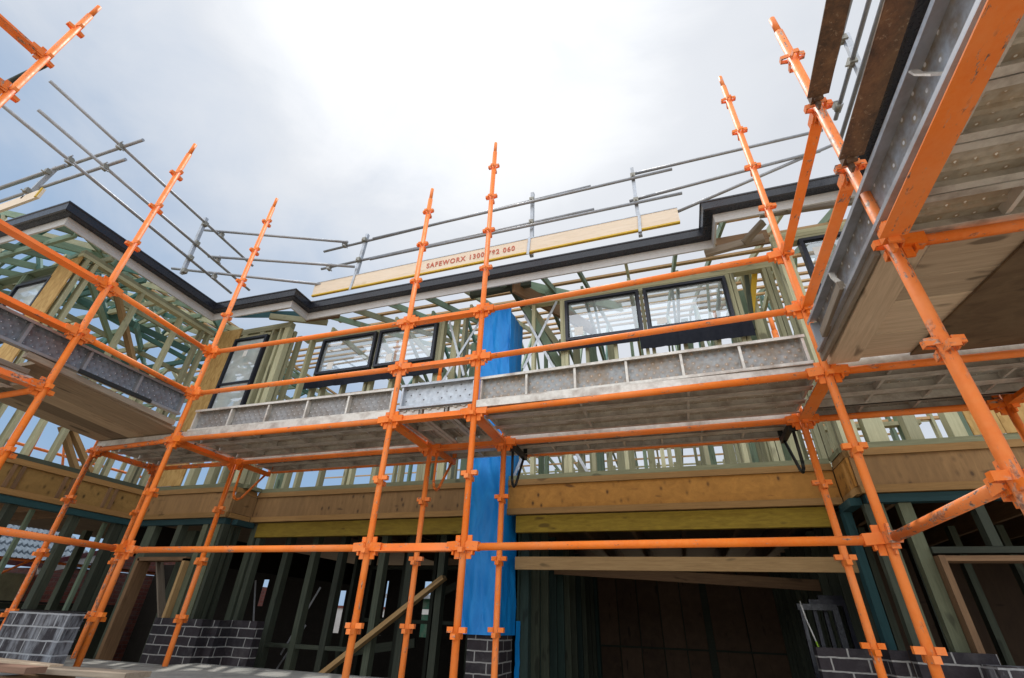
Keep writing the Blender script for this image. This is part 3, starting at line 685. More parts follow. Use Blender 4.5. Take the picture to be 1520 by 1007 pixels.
hb('wall_plate', (1.49, YR + .005, 2.50), (5.2, YR + .09, 2.565), 'blue_mark_pine', 'x'); hb('wall_plate', (-5.056, YL + .1, 2.50), (-4.97, YM + .0, 2.56), 'blue_mark_pine', 'y')
hb('wall_plate', (1.40, YR + .1, 2.50), (1.485, YM + .0, 2.56), 'blue_mark_pine', 'y')
# --- upper main wall
for z in (5.255, 5.302):
    hb('top_plate', (-5.1, YM, z), (-2.08, YM + .09, z + .045), 'treated_pine', 'x'); hb('top_plate', (-1.5, YM, z), (1.55, YM + .09, z + .045), 'treated_pine', 'x')
for x in (-4.98, -4.73, -2.76, -2.715, -2.39, -1.40, -1.02, -.975, 1.00, 1.05, 1.40, 1.45):
    stud(x, x + .042, YM, YM + .09, UP0, UPP)
for x0, x1 in ((-4.687, -2.762), (-.93, .998)):
    hb('sill_trimmer', (x0, YM, 4.53), (x1, YM + .09, 4.575), 'treated_pine', 'x')
    hb('window_head', (x0, YM, 5.205), (x1, YM + .09, 5.25), 'treated_pine', 'x')
for x in (-4.55, -4.2, -3.82, -3.745, -3.4, -3.05, -.72, -.38, -.02, .05, .4, .75):
    stud(x, x + .04, YM + .002, YM + .088, UP0, 4.528, name='jack_stud')
stud(-3.742, -3.70, YM, YM + .09, 4.577, 5.203, name='mullion_stud'); stud(-.01, .03, YM, YM + .09, 4.577, 5.203, name='mullion_stud')
for x0, x1, z in ((-4.93, -4.73, 3.9), (-2.67, -2.39, 4.1), (-1.36, -1.02, 3.95), (1.095, 1.40, 4.05)): hb('noggin', (x0, YM + .005, z), (x1, YM + .085, z + .04), 'treated_pine', 'x')
def strap(p0, p1): return bar('brace_strap', p0, p1, .004, .032, 'white_strap', H, (0, 0, 1))
strap((-1.06, YM - .006, 5.24), (-1.50, YM - .006, 4.30)); strap((-1.50, YM - .01, 5.1), (-1.10, YM - .01, 4.22)); strap((-2.62, YM - .006, 5.24), (-2.30, YM - .006, 4.3)); strap((-2.14, YM - .01, 5.1), (-2.62, YM - .01, 4.2))
strap((-1.49, YM + .1, 3.30), (-1.62, YM + .1, 2.99)); strap((-1.0, YM + .1, 3.4), (-.78, YM + .1, 2.99))
# --- windows
def window(x0, x1, y, z0, z1, transom_z=None, sticker=None, fr=.036, glass='window_glass'):
    t = bpy.data.objects.new('window', None); COL.objects.link(t); t.parent = H; t.matrix_parent_inverse = Matrix.Translation(H.location).inverted(); t.location = (x0, y, z0); t['_w'] = [list(r) for r in Matrix.Translation((x0, y, z0))]
    b = MB(); b.box((x0, y - .02, z0), (x1, y + .06, z0 + fr)); b.box((x0, y - .02, z1 - fr), (x1, y + .06, z1)); b.box((x0, y - .02, z0 + fr), (x0 + fr, y + .06, z1 - fr)); b.box((x1 - fr, y - .02, z0 + fr), (x1, y + .06, z1 - fr))
    if transom_z: b.box((x0 + fr, y - .015, transom_z), (x1 - fr, y + .055, transom_z + fr * .8))
    b.build('frame', 'window_frame_paint', t)
    i = MB(); q = .016; xa, xb, za, zb_ = x0 + fr, x1 - fr, z0 + fr, z1 - fr
    i.box((xa, y + .002, za), (xb, y + .012, za + q)); i.box((xa, y + .002, zb_ - q), (xb, y + .012, zb_)); i.box((xa, y + .002, za + q), (xa + q, y + .012, zb_ - q)); i.box((xb - q, y + .002, za + q), (xb, y + .012, zb_ - q))
    i.build('bead', 'black_steel', t)
    g = MB(); g.add([(xa, y + .008, za), (xb, y + .008, za), (xb, y + .008, zb_), (xa, y + .008, zb_)], [(0, 1, 2, 3)])
    g.build('pane', glass, t)
    if sticker:
        sx, sz, sw, sh = sticker
        MB().box((sx, y + .004, sz), (sx + sw, y + .006, sz + sh)).build('sticker', 'sticker_paper', t)
window(-4.68, -3.75, YM - .03, 4.59, 5.19, None, (-4.5, 4.66, .10, .12)); window(-3.695, -2.77, YM - .03, 4.59, 5.19, None, (-3.52, 4.66, .10, .12))
window(-.95, -.015, YM - .03, 4.59, 5.20, None, (-.84, 4.66, .11, .12)); window(.035, .985, YM - .03, 4.59, 5.20, None, (.15, 4.66, .11, .08))
window(-6.03, -5.41, YL - .02, 3.85, 5.19, 4.40, (-5.78, 4.86, .07, .10), glass='milky_glass')
window(-7.62, -6.95, 2.53, 4.2, 5.10, glass='milky_glass')
window(1.70, 2.55, YR - .02, 4.1, 5.22, None, (1.80, 4.98, .10, .11))
def flash(x0, x1, y, z0, z1):
    n = 40; b = MB(); vs = []; fs = []
    for i in range(n + 1):
        x = x0 + (x1 - x0) * i / n; w1 = .008 * math.sin(i * .9) + .006 * math.sin(i * 2.3)
        vs += [(x, y + .03, z1), (x, y - .012, z1 - .012), (x, y - .02 + w1, (z0 + z1) / 2), (x, y - .012 + w1 * .7, z0 + w1 * .8)]
    for i in range(n):
        for k in range(3): a = i * 4 + k; fs.append((a, a + 4, a + 5, a + 1))
    b.add(vs, fs, True); b.build('sill_flashing', 'flashing_film', H)
flash(-4.79, -2.57, YM - .04, 4.36, 4.53); flash(-1.17, -.08, YM - .04, 4.45, 4.56); flash(-.07, 1.13, YM - .05, 4.33, 4.56)
# --- left recess, upper
MB().box((-6.43, YL - .015, UP0), (-6.0, YL - .002, 5.40)).build('osb_panel', 'osb', H)
for x0, x1 in ((-5.95, -5.86), (-5.62, -5.52), (-5.385, -5.345), (-5.24, -5.20), (-5.15, -5.06)): stud(x0, x1, YL, YL + .09, UP0, 5.28)
for z in (5.285, 5.332): hb('top_plate', (-6.5, YL, z), (-5.06, YL + .09, z + .045), 'treated_pine', 'x')
hb('window_head', (-6.0, YL + .002, 5.205), (-5.40, YL + .09, 5.25), 'treated_pine', 'x')
for y in (4.62, 4.76): stud(-5.14, -5.055, y, y + .042, UP0, 5.28, 'treated_pine')
# --- wing wall facing the court
for y in (2.56, 2.66, 2.82, 3.055, 3.29, 3.80, 3.905, 4.20, 4.28, 4.40): stud(XW - .09, XW, y, y + .042, UP0, 4.2 if y in (2.82, 3.055, 3.80, 4.20) else 5.33, 'treated_pine')
for z in (5.335, 5.382): hb('top_plate', (XW - .09, 2.5, z), (XW, 4.48, z + .045), 'treated_pine', 'y')
bar('wall_brace', (XW - .12, 2.98, 5.33), (XW - .12, 3.86, 4.2), .045, .09, 'tan_timber', H, (1, 0, 0)); bar('wall_brace', (XW - .12, 3.30, 3.40), (XW - .12, 3.66, 2.98), .045, .09, 'tan_timber', H, (1, 0, 0)); bar('wall_brace', (XW - .10, 3.37, 3.42), (XW - .10, 3.82, 2.98), .045, .09, 'tan_timber', H, (1, 0, 0))
bar('wall_brace', (XW - .2, 3.95, 3.30), (XW - .2, 3.70, 2.99), .04, .06, 'tan_timber', H, (1, 0, 0))
# --- wing front
MB().box((-6.97, 2.515, 2.98), (-6.57, 2.53, 5.34)).build('osb_panel', 'osb', H)
for x0 in (-7.72, -7.66, -6.93, -8.3, -9.0): stud(x0, x0 + .042, 2.54, 2.63, UP0, 5.3, 'green_pine')
hb('top_plate', (-10, 2.54, 5.31), (-6.56, 2.63, 5.355), 'green_pine', 'x'); hb('window_head', (-7.63, 2.54, 5.12), (-6.94, 2.62, 5.18), 'dark_pine', 'x')
# --- right, upper
for x0, x1 in ((1.47, 1.52), (1.53, 1.60), (1.66, 1.80), (1.95, 2.04), (2.24, 2.33), (2.62, 2.66)): stud(x0, x1, YR, YR + .09, UP0, 5.28 if x0 < 1.6 or x0 > 2.5 else 4.09)
for z in (5.285, 5.332): hb('top_plate', (1.47, YR, z), (5.2, YR + .09, z + .045), 'treated_pine', 'x')
hb('window_head', (1.62, YR, 5.235), (2.62, YR + .09, 5.28), 'treated_pine', 'x')
MB().box((2.36, YR - .014, UP0), (2.56, YR - .002, 4.05)).build('osb_panel', 'osb', H); MB().box((2.567, YR - .014, UP0), (4.2, YR - .002, 4.05)).build('osb_panel', 'osb', H)
for y in (4.55, 4.70): stud(1.47, 1.55, y, y + .042, UP0, 5.28)
bar('yellow_brace', (1.37, YM + .12, 5.36), (1.13, YM + .12, 4.5), .06, .05, 'yellow_paint', H, (0, 1, 0)); bar('wall_brace', (1.26, YM + .11, 5.34), (1.16, YM + .11, 4.5), .045, .045, 'dark_pine', H, (0, 1, 0))
# loose timber in the eave corner
bar('eave_offcut', (.78, 4.52, 5.33), (1.40, 4.46, 5.36), .05, .09, 'grey_timber', H); bar('eave_offcut', (1.18, 4.42, 5.30), (1.40, 4.30, 5.45), .09, .04, 'grey_timber', H)
bar('eave_offcut', (.95, 4.62, 5.50), (1.5, 4.62, 5.50), .03, .20, 'brown_timber', H); bar('eave_offcut', (1.35, 4.2, 5.47), (2.4, 4.22, 5.42), .045, .07, 'grey_timber', H)
bar('eave_offcut', (-4.85, 4.55, 5.44), (-4.3, 4.6, 5.44), .04, .12, 'brown_timber', H); bar('eave_offcut', (-5.35, 4.35, 5.42), (-4.6, 4.72, 5.42), .045, .09, 'treated_pine', H)
# --- fascia and gutter along the stepped eave
EZ = 5.30
eave = [(-11, 2.03), (-6.11, 2.03), (-6.11, 4.05), (-4.70, 4.08), (-4.70, 4.41), (.86, 4.39), (.86, 3.99), (2.21, 3.99), (2.21, -2.5)]
def offs(pts, d):
    out = []
    for i, p in enumerate(pts):
        p = Vector(p); a = (p - Vector(pts[i - 1])).normalized() if i else None; b = (Vector(pts[i + 1]) - p).normalized() if i < len(pts) - 1 else None
        na = Vector((a.y, -a.x)) if a else None; nb = Vector((b.y, -b.x)) if b else None
        if na is None: out.append(p + nb * d)
        elif nb is None: out.append(p + na * d)
        else: out.append(p + (na + nb) * (d / (1 + na.dot(nb))))
    return out
def sweep(prof, name, mat):
    """closed (outward, z) profile mitred along the eave"""
    rings = []
    for dx, z in prof: rings.append([(q.x, q.y, z) for q in offs(eave, dx)])
    n = len(prof); b = MB(); vs = []; fs = []
    for i in range(len(eave)):
        for k in range(n): vs.append(rings[k][i])
    for i in range(len(eave) - 1):
        for k in range(n): fs.append((i * n + k, i * n + (k + 1) % n, (i + 1) * n + (k + 1) % n, (i + 1) * n + k))
    fs += [tuple(range(n)), tuple(range((len(eave) - 1) * n, len(eave) * n))]
    b.add(vs, fs); return b.build(name, mat, H)
sweep([(-.02, EZ - .012), (0, EZ - .012), (0, EZ + .045), (.004, EZ + .05), (.004, EZ + .19), (-.02, EZ + .19)], 'fascia', 'fascia_paint')
sweep([(.006, EZ + .098), (.085, EZ + .098), (.100, EZ + .108), (.112, EZ + .185), (.122, EZ + .192), (.122, EZ + .208), (.108, EZ + .208), (.094, EZ + .115), (.012, EZ + .108), (.006, EZ + .20)], 'gutter', 'dark_gutter')
# soffit bearer strips behind the fascia
# --- roof framing
PT = math.tan(R(22.5)); RZ = EZ + .13
def zroof(d): return RZ + PT * d
def truss(x, mat, y0=4.42, yr=9.2, y1=14.0):
    t = bpy.data.objects.new('roof_truss', None); COL.objects.link(t); t.parent = H; t.matrix_parent_inverse = Matrix.Translation(H.location).inverted(); t.location = (x, y0, RZ); t['_w'] = [list(r) for r in Matrix.Translation((x, y0, RZ))]
    bar('top_chord', (x, y0, zroof(0)), (x, yr, zroof(yr - y0)), .035, .09, mat, t); bar('top_chord', (x, yr, zroof(yr - y0)), (x, y1, zroof(0)), .035, .09, mat, t)
    bar('bottom_chord', (x, 4.88, 5.395), (x, y1 - .4, 5.395), .035, .085, 'treated_pine' if random.random() < .5 else mat, t)
    pts = [(4.9, 5.43), (6.0, zroof(6.0 - y0)), (7.2, 5.43), (8.2, zroof(8.2 - y0)), (9.2, 5.43), (10.4, zroof(y1 - 10.4)), (11.6, 5.43)]
    for (a, za), (b, zb2) in zip(pts[1:], pts[2:]):
        bar('web', (x + .001, a, za), (x + .001, b, zb2), .034, .07, 'green_pine' if random.random() < .6 else 'teal_pine', t)
random.seed(11)
for i, x in enumerate((-4.62, -4.1, -3.5, -2.9, -2.3, -1.2, -.72, -.12, .48, 1.0, 1.6, 2.2)): truss(x, ('green_pine', 'treated_pine', 'green_pine')[i % 3], 4.42 if x < .85 else 4.02)
bar('valley_rafter', (-1.75, 4.45, RZ), (-.35, 7.0, RZ + 1.05), .05, .16, 'green_pine', H); bar('valley_rafter', (-1.55, 4.5, RZ - .1), (-.75, 6.0, 5.45), .04, .2, 'brown_timber', H)
bar('roof_beam', (-1.65, 4.47, 5.47), (-1.45, 7.5, 5.47), .05, .14, 'dark_pine', H); bar('roof_beam', (-2.2, 4.62, 5.40), (-1.35, 4.62, 5.43), .06, .11, 'dark_pine', H)
bar('roof_beam', (-1.50, 4.9, 5.25), (-1.02, 5.05, 4.25), .05, .10, 'green_pine', H); bar('roof_beam', (-1.42, 5.0, 5.25), (-1.05, 5.15, 4.6), .05, .08, 'treated_pine', H)
# battens
d = .34; 
while d < 4.8:
    hb('batten', (-11.5 if d > 2.2 else -4.9, 4.42 + d - .025, zroof(d) + .05), (5.2, 4.42 + d + .025, zroof(d) + .085), 'batten_timber', 'x'); d += .52
d = .5
while d < 4.7:
    hb('batten', (-11.5, 14.0 - d - .02, zroof(d) + .05), (5.2, 14.0 - d + .02, zroof(d) + .085), 'batten_timber', 'x'); d += .56
for x0, x1, yb in ((-6.0, -4.72, 4.1), (.88, 2.04, 4.02)):
    for d in (.05, .38): hb('batten', (x0, yb + d - .02, zroof(d) + .05), (x1, yb + d + .02, zroof(d) + .085), 'batten_timber', 'x')
# wing roof: trusses span across the wing, rafters fall to the court eave
def wtruss(y, mat):
    t = bpy.data.objects.new('roof_truss', None); COL.objects.link(t); t.parent = H; t.matrix_parent_inverse = Matrix.Translation(H.location).inverted(); t.location = (-6.13, y, RZ); t['_w'] = [list(r) for r in Matrix.Translation((-6.13, y, RZ))]
    xr, x1 = -9.6, -13.0
    bar('top_chord', (-6.13, y, zroof(0)), (xr, y, zroof(3.47)), .035, .09, mat, t); bar('top_chord', (xr, y, zroof(3.47)), (x1, y, zroof(0)), .035, .09, mat, t)
    bar('bottom_chord', (-6.45, y, 5.47), (x1 + .4, y, 5.47), .035, .085, mat, t)
    pts = [(-7.1, zroof(.97)), (-7.9, 5.5), (-8.8, zroof(2.67)), (-9.6, 5.5), (-10.6, zroof(2.4)), (-11.4, 5.5)]
    for (a, za), (b, zb2) in zip(pts, pts[1:]): bar('web', (a, y, za), (b, y, zb2), .034, .07, random.choice(('teal_pine', 'green_pine', 'treated_pine')), t)
for i, y in enumerate((2.3, 2.75, 3.2, 3.65, 4.1, 4.6, 5.2, 5.8, 6.6, 7.4)): wtruss(y, ('green_pine', 'treated_pine', 'teal_pine', 'treated_pine')[i % 4])
d = .3
while d < 3.4:
    hb('batten', (-6.13 - d - .02, 2.1 + d, zroof(d) + .05), (-6.13 - d + .02, 7.5, zroof(d) + .085), 'batten_timber' if int(d * 10) % 2 else 'green_pine', 'y'); d += .36
for i in range(7): bar('jack_rafter', (-6.5 - .55 * i, 2.06, RZ), (-6.5 - .55 * i, 2.06 + .4 + .5 * i, zroof(.4 + .5 * i)), .035, .09, 'green_pine', H)
bar('hip_rafter', (-6.12, 2.05, RZ), (-9.5, 5.4, zroof(3.4)), .04, .14, 'green_pine', H); bar('valley_rafter', (-6.12, 4.06, RZ - .02), (-8.4, 6.3, zroof(2.2)), .04, .16, 'teal_pine', H)
for i in range(5): bar('ceiling_batten', (-6.6 - .6 * i, 2.6, 5.40), (-6.6 - .6 * i, 7.2, 5.40), .04, .07, 'treated_pine' if i % 2 else 'teal_pine', H)
for i, z in enumerate((4.3, 4.75)): bar('truss_brace', (-6.9, 2.9 + i * .7, z + .3), (-9.5, 4.6 + i * .8, z + 1.0), .04, .09, ('green_pine', 'teal_pine')[i], H)
bar('truss_brace', (-6.7, 4.3, 5.0), (-8.6, 3.2, 5.8), .04, .09, 'teal_pine', H); bar('truss_brace', (-6.8, 2.7, 5.35), (-8.2, 4.4, 4.9), .035, .09, 'green_pine', H)
bar('flashing_strip', (-5.9, 4.2, RZ + .03), (-5.0, 4.9, RZ + .33), .01, .12, 'blue_mark_pine', H, (0, 0, 1))
y = 8.0
while y < 13.4:
    hb('ceiling_batten', (-4.9, y, 5.30), (5.2, y + .045, 5.335), 'batten_timber' if random.random() < .7 else 'treated_pine', 'x'); y += .7
# --- upper floor
MB().box((-12, 4.97, 2.90), (5.2, 13.2, 2.93)).build('floor_sheet', 'particleboard', H); MB().box((-12.5, 2.0, 2.90), (-6.66, 4.968, 2.93)).build('floor_sheet', 'particleboard', H)
MB().box((1.5, 4.56, 2.90), (5.2, 4.968, 2.93)).build('floor_sheet', 'particleboard', H)
x = -4.7
while x < 5: hb('floor_joist', (x, 4.95, 2.62), (x + .045, 12.9, 2.897), 'brown_timber', 'y'); x += .6
y = 2.2
while y < 4.9: hb('floor_joist', (-12.2, y, 2.62), (-6.6, y + .045, 2.897), 'brown_timber', 'x'); y += .45
# --- upper interior partitions
random.seed(5)
def partition(x0, x1, y, step, z1=5.3, axis='x', mat=('treated_pine', 'green_pine')):
    p = x0; k = 0
    while p < x1:
        w_ = .042 if random.random() < .7 else .09; m_ = mat[0] if random.random() < .75 else mat[1]
        if axis == 'x': hb('rear_wall_stud' if y > 10 else 'partition_stud', (p, y, UP0), (p + w_, y + .09, z1), m_, 'z')
        else: hb('partition_stud', (y, p, UP0), (y + .09, p + w_, z1), m_, 'z')
        p += step * random.uniform(.7, 1.25); k += 1
partition(-4.9, -2.2, 6.3, .42); partition(-1.5, -.2, 5.9, .30); partition(.5, 1.5, 5.8, .22); partition(-4.9, 1.4, 8.2, .62); partition(5.0, 8.0, -2.6, .4, axis='y'); partition(5.0, 7.8, 1.2, .35, axis='y'); partition(1.6, 2.6, 5.6, .26)
partition(-1.4, 1.3, 7.1, .30); partition(-4.8, -2.2, 7.5, .45); partition(1.6, 5.1, 8.8, .35); partition(1.6, 5.1, 11.2, .45)
for z in (3.75, 4.2, 4.65): hb('noggin', (1.6, 8.805, z), (5.1, 8.88, z + .045), 'batten_timber', 'x')
for z in (3.95, 4.5, 4.9): hb('noggin', (1.6, 11.205, z), (5.1, 11.28, z + .045), 'batten_timber', 'x')
partition(-12.0, -6.9, 7.4, .9); partition(-4.9, 3.0, 12.6, .6)
for x0, x1, y, z in ((-4.9, -2.2, 6.305, 4.1), (-1.5, -.2, 5.905, 4.15), (-4.9, 1.4, 8.205, 3.7), (-4.9, 1.4, 8.205, 4.5), (-4.9, 3, 12.605, 3.6), (-4.9, 3, 12.605, 4.3), (1.6, 2.6, 5.605, 3.5), (1.6, 2.6, 5.605, 3.9)):
    hb('noggin', (x0, y, z), (x1, y + .08, z + .045), 'treated_pine', 'x')
# --- ground floor, wing
for y0, w_, m_ in ((2.1, .1, 'dark_pine'), (2.6, .09, 'dark_pine'), (3.18, .08, 'dark_pine'), (3.80, .085, 'dark_pine'), (4.29, .10, 'dark_pine'), (4.40, .06, 'dark_pine')): hb('stud', (XW - .10, y0, 1.562), (XW - .01, y0 + w_, 2.498), m_, 'z')
for y0 in (3.45, 4.24): hb('stud', (XW - .17, y0, .0), (XW - .13, y0 + .04, 2.498), 'green_pine', 'z')
for y0 in (5.2, 6.2): hb('interior_post', (-8.6, y0, 0), (-8.5, y0 + .09, 2.6), 'dark_pine', 'z')
# --- ground floor, left recess: corner studs, door reveal
for x0, x1 in ((-6.30, -6.16), (-5.80, -5.72), (-5.39, -5.31), (-5.28, -5.22), (-5.20, -5.12), (-5.10, -5.06)): stud(x0, x1, YL + .012, YL + .10, 0 if x0 < -5.9 or x0 > -5.5 else 2.19, 2.498, 'dark_pine' if x0 < -5.5 else 'mid_pine' if x0 in (-5.39, -5.20) else 'dark_pine')
hb('noggin', (-6.16, YL + .014, 2.14), (-5.39, YL + .09, 2.185), 'dark_pine', 'x')
bar('door_reveal', (-6.155, YL + .03, 0), (-6.155, YL + .03, 2.12), .05, .16, 'brown_timber', H, (0, 1, 0)); bar('door_reveal', (-5.42, YL + .03, 0), (-5.42, YL + .03, 2.12), .04, .16, 'tan_timber', H, (0, 1, 0)); bar('door_reveal', (-6.16, YL + .03, 2.115), (-5.40, YL + .03, 2.115), .16, .04, 'brown_timber', H)
bar('door_brace', (-5.98, YL + .1, 2.10), (-5.50, YL + .1, 1.35), .02, .09, 'grey_timber', H, (0, 1, 0)); stud(-6.09, -5.93, 4.9, 5.0, 0, 2.5, 'dark_pine')
for y0 in (4.62, 4.72): stud(-5.13, -5.06, y0, y0 + .05, 0, 2.498, 'dark_pine')
for x0, x1 in ((-5.02, -4.94), (-4.90, -4.84)): stud(x0, x1, YM + .02, YM + .11, 0, 2.55 if x0 < -4.93 else 2.39, 'dark_pine')
# --- ground floor interior behind the rear opening
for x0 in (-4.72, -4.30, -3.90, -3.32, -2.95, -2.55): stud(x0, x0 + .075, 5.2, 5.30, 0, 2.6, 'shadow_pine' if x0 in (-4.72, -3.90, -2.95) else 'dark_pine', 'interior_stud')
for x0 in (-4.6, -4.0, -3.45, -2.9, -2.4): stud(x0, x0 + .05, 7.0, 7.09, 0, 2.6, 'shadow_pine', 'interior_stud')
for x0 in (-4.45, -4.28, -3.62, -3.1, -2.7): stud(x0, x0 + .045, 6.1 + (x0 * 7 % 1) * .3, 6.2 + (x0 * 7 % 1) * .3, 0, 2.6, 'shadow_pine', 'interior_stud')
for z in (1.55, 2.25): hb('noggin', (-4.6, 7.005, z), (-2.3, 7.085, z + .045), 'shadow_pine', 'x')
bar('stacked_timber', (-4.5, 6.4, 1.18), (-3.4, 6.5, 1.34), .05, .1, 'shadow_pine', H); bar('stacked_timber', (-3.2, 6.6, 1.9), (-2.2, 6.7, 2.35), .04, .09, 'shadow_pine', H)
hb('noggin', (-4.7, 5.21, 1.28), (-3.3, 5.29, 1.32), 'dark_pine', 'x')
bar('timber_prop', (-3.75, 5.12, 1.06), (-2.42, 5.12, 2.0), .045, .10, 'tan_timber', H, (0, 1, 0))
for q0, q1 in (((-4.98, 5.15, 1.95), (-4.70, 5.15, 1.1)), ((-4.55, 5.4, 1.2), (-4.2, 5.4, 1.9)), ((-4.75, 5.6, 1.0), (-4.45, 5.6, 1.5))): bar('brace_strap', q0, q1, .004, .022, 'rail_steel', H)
# back wall of the ground floor with gaps, seen through the openings
MB().box((-13.0, 10.0, 0), (-1.75, 10.05, 1.3)).build('wall_lining', 'shaded_lining', H); MB().box((-13.0, 10.0, 2.3), (-1.75, 10.05, 2.61)).build('wall_lining', 'shaded_lining', H)
for x0, x1 in ((-13.0, -11.40), (-11.15, -9.45), (-9.27, -7.25), (-7.08, -6.10), (-6.04, -5.18), (-4.96, -1.75)): MB().box((x0, 10.001, 1.301), (x1, 10.049, 2.299)).build('wall_lining', 'shaded_lining', H)
for x0, x1, z0, z1 in ((-9.449, -9.271, 1.302, 1.75), (-6.099, -6.041, 1.302, 1.62), (-7.249, -7.081, 2.1, 2.298)): MB().box((x0, 10.001, z0), (x1, 10.049, z1)).build('wall_lining', 'shaded_lining', H)
MB().box((-1.75, 5.2, 0), (-1.70, 9.99, 2.61)).build('wall_lining', 'shaded_lining', H); MB().box((-6.9, 4.7, 2.2), (-6.86, 9.9, 2.61)).build('wall_lining', 'shaded_lining', H)
# garage interior
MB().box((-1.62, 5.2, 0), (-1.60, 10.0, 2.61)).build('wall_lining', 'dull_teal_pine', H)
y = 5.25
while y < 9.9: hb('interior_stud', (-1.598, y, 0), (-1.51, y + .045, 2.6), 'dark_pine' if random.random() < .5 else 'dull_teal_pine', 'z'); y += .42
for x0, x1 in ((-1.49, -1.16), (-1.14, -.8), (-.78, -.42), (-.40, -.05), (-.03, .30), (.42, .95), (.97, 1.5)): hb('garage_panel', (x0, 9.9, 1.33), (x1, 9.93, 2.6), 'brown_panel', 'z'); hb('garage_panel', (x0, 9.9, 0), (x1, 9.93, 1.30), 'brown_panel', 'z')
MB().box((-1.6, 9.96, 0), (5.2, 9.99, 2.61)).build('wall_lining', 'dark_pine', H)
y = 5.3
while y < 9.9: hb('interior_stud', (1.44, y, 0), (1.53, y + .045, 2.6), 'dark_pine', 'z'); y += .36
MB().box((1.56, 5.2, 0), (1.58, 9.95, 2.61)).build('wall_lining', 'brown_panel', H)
bar('temporary_tie', (-1.55, YM + .04, 2.115), (1.42, YM + .02, 2.10), .045, .115, 'tan_timber', H); bar('temporary_tie', (-1.5, 6.4, 2.20), (1.45, 6.5, 2.06), .045, .11, 'brown_timber', H)
stud(1.40, 1.46, YM - .08, YM + .02, 0, 2.498, 'blue_mark_pine', 'door_jamb')
for x0, x1 in ((1.47, 1.53), (1.54, 1.60), (1.70, 1.785)): stud(x0, x1, YR + .035, YR + .11, 0, 2.498, 'dark_pine' if x0 < 1.5 else 'mid_pine')
stud(2.16, 2.22, YR + .015, YR + .10, 2.18, 2.498, 'dark_pine'); hb('noggin', (1.79, YR + .01, 2.135), (3.2, YR + .10, 2.178), 'dark_pine', 'x')
bar('door_reveal', (1.81, YR + .03, 0), (1.81, YR + .03, 2.115), .04, .15, 'brown_timber', H, (0, 1, 0)); bar('door_reveal', (1.83, YR + .03, 2.095), (3.1, YR + .03, 2.095), .15, .035, 'brown_timber', H)
for x0 in (1.9, 2.3, 2.7, 3.1): stud(x0, x0 + .06, 6.2, 6.29, 0, 2.6, 'dark_pine', 'interior_stud')
MB().box((1.6, 8.0, 0), (5.2, 8.03, 2.61)).build('wall_lining', 'brown_panel', H); MB().box((5.2, 4.5, 0), (5.23, 13, 2.61)).build('wall_lining', 'brown_panel', H)

# stack of spare window frames inside the garage
t = thing('window_stack', 'dark aluminium window frames leaning inside the garage opening', 'window frames', (1.2, 5.6, 0))
for i, dx in enumerate((0, .12, .22)):
    x0, x1 = 1.02 + dx, 1.30 + dx * .9; y = 5.55 + .06 * i; b = MB()
    b.bar((x0, y, .5), (x0 + .03, y + .1, 1.82 + .04 * i), .03, .05, (0, 1, 0)); b.bar((x1, y, .5), (x1 + .03, y + .1, 1.82 + .04 * i), .05, .05, (0, 1, 0)); b.bar((x0, y + .1, 1.82 + .04 * i), (x1 + .05, y + .1, 1.82 + .04 * i), .05, .05)
    b.build('frame', 'window_frame_paint' if i else 'dark_gutter', t)
t = thing('tool_cord', 'thin white and lime cord hanging beside the stacked window frames', 'cord', (.98, 5.5, 1.3))
MB().path([(1.03, 5.5, 1.86), (1.04, 5.48, 1.72), (1.07, 5.46, 1.55)], .006).build('upper_cord', 'sticker_paper', t); MB().path([(1.07, 5.46, 1.55), (1.09, 5.45, 1.42), (1.10, 5.45, 1.3)], .007).build('lower_cord', 'lime_paint', t)

# ------------------------------------------------------------------ roof edge protection
def rail(label, p0, p1, r=.0195, grp='steel roof edge rails', mat='rail_steel'):
    o = MB().tube(p0, p1, r, seg=12).build('guard_rail', mat, None, frame(p0, p1)[0]); return tag(o, label, 'guard rail', grp)
def post(label, p0, p1, side, clamps, foot=True):
    t = thing('guard_post', label, 'guard post', p0, 'steel roof edge posts'); s = Vector(side)
    bar('channel', p0, p1, .045, .05, 'galvanised_steel', t, side)
    for z in clamps:
        f = (z - p0[2]) / (p1[2] - p0[2]); p = Vector(p0).lerp(Vector(p1), f) - s * .03
        MB().box(p - Vector((.03, .03, .035)), p + Vector((.03, .03, .035))).tube(p + s * .05 + Vector((0, 0, -.03)), p - s * .06 + Vector((0, 0, -.03)), .009, seg=8).build('clamp', 'clamp_steel', t)
    return t
Y4 = 4.30
rail('upper roof rail of the main eave, long left length above the toe board', (-4.66, Y4, 6.505), (-.44, Y4 + .05, 6.69))
rail('lower roof rail of the main eave, long left length above the toe board', (-4.60, Y4, 6.135), (-.42, Y4 + .05, 6.24))
rail('upper roof rail of the main eave, middle overlapping length', (-3.74, Y4 - .045, 6.50), (.60, Y4 - .03, 6.575))
rail('lower roof rail of the main eave, middle overlapping length', (-3.70, Y4 - .045, 6.08), (.65, Y4 - .03, 6.115))
rail('upper roof rail of the main eave running toward the nearest standard', (.15, Y4, 6.68), (2.32, Y4, 6.70))
rail('lower roof rail of the main eave running toward the nearest standard', (.03, Y4, 6.20), (2.2, Y4, 6.36))
rail('steel rail slanting up behind the garage corner from the toe board end', (.45, Y4 + .03, 5.85), (2.4, Y4 + .03, 6.46))
post('galvanised roof post near the start of the long toe board', (-3.94, Y4 + .02, 5.80), (-3.92, Y4 + .02, 6.69), (0, 1, 0), (6.55, 6.15))
post('galvanised roof post at the middle of the toe board, beside the red lettering', (-1.26, Y4 + .035, 5.62), (-1.255, Y4 + .035, 6.79), (0, 1, 0), (6.62, 6.19))
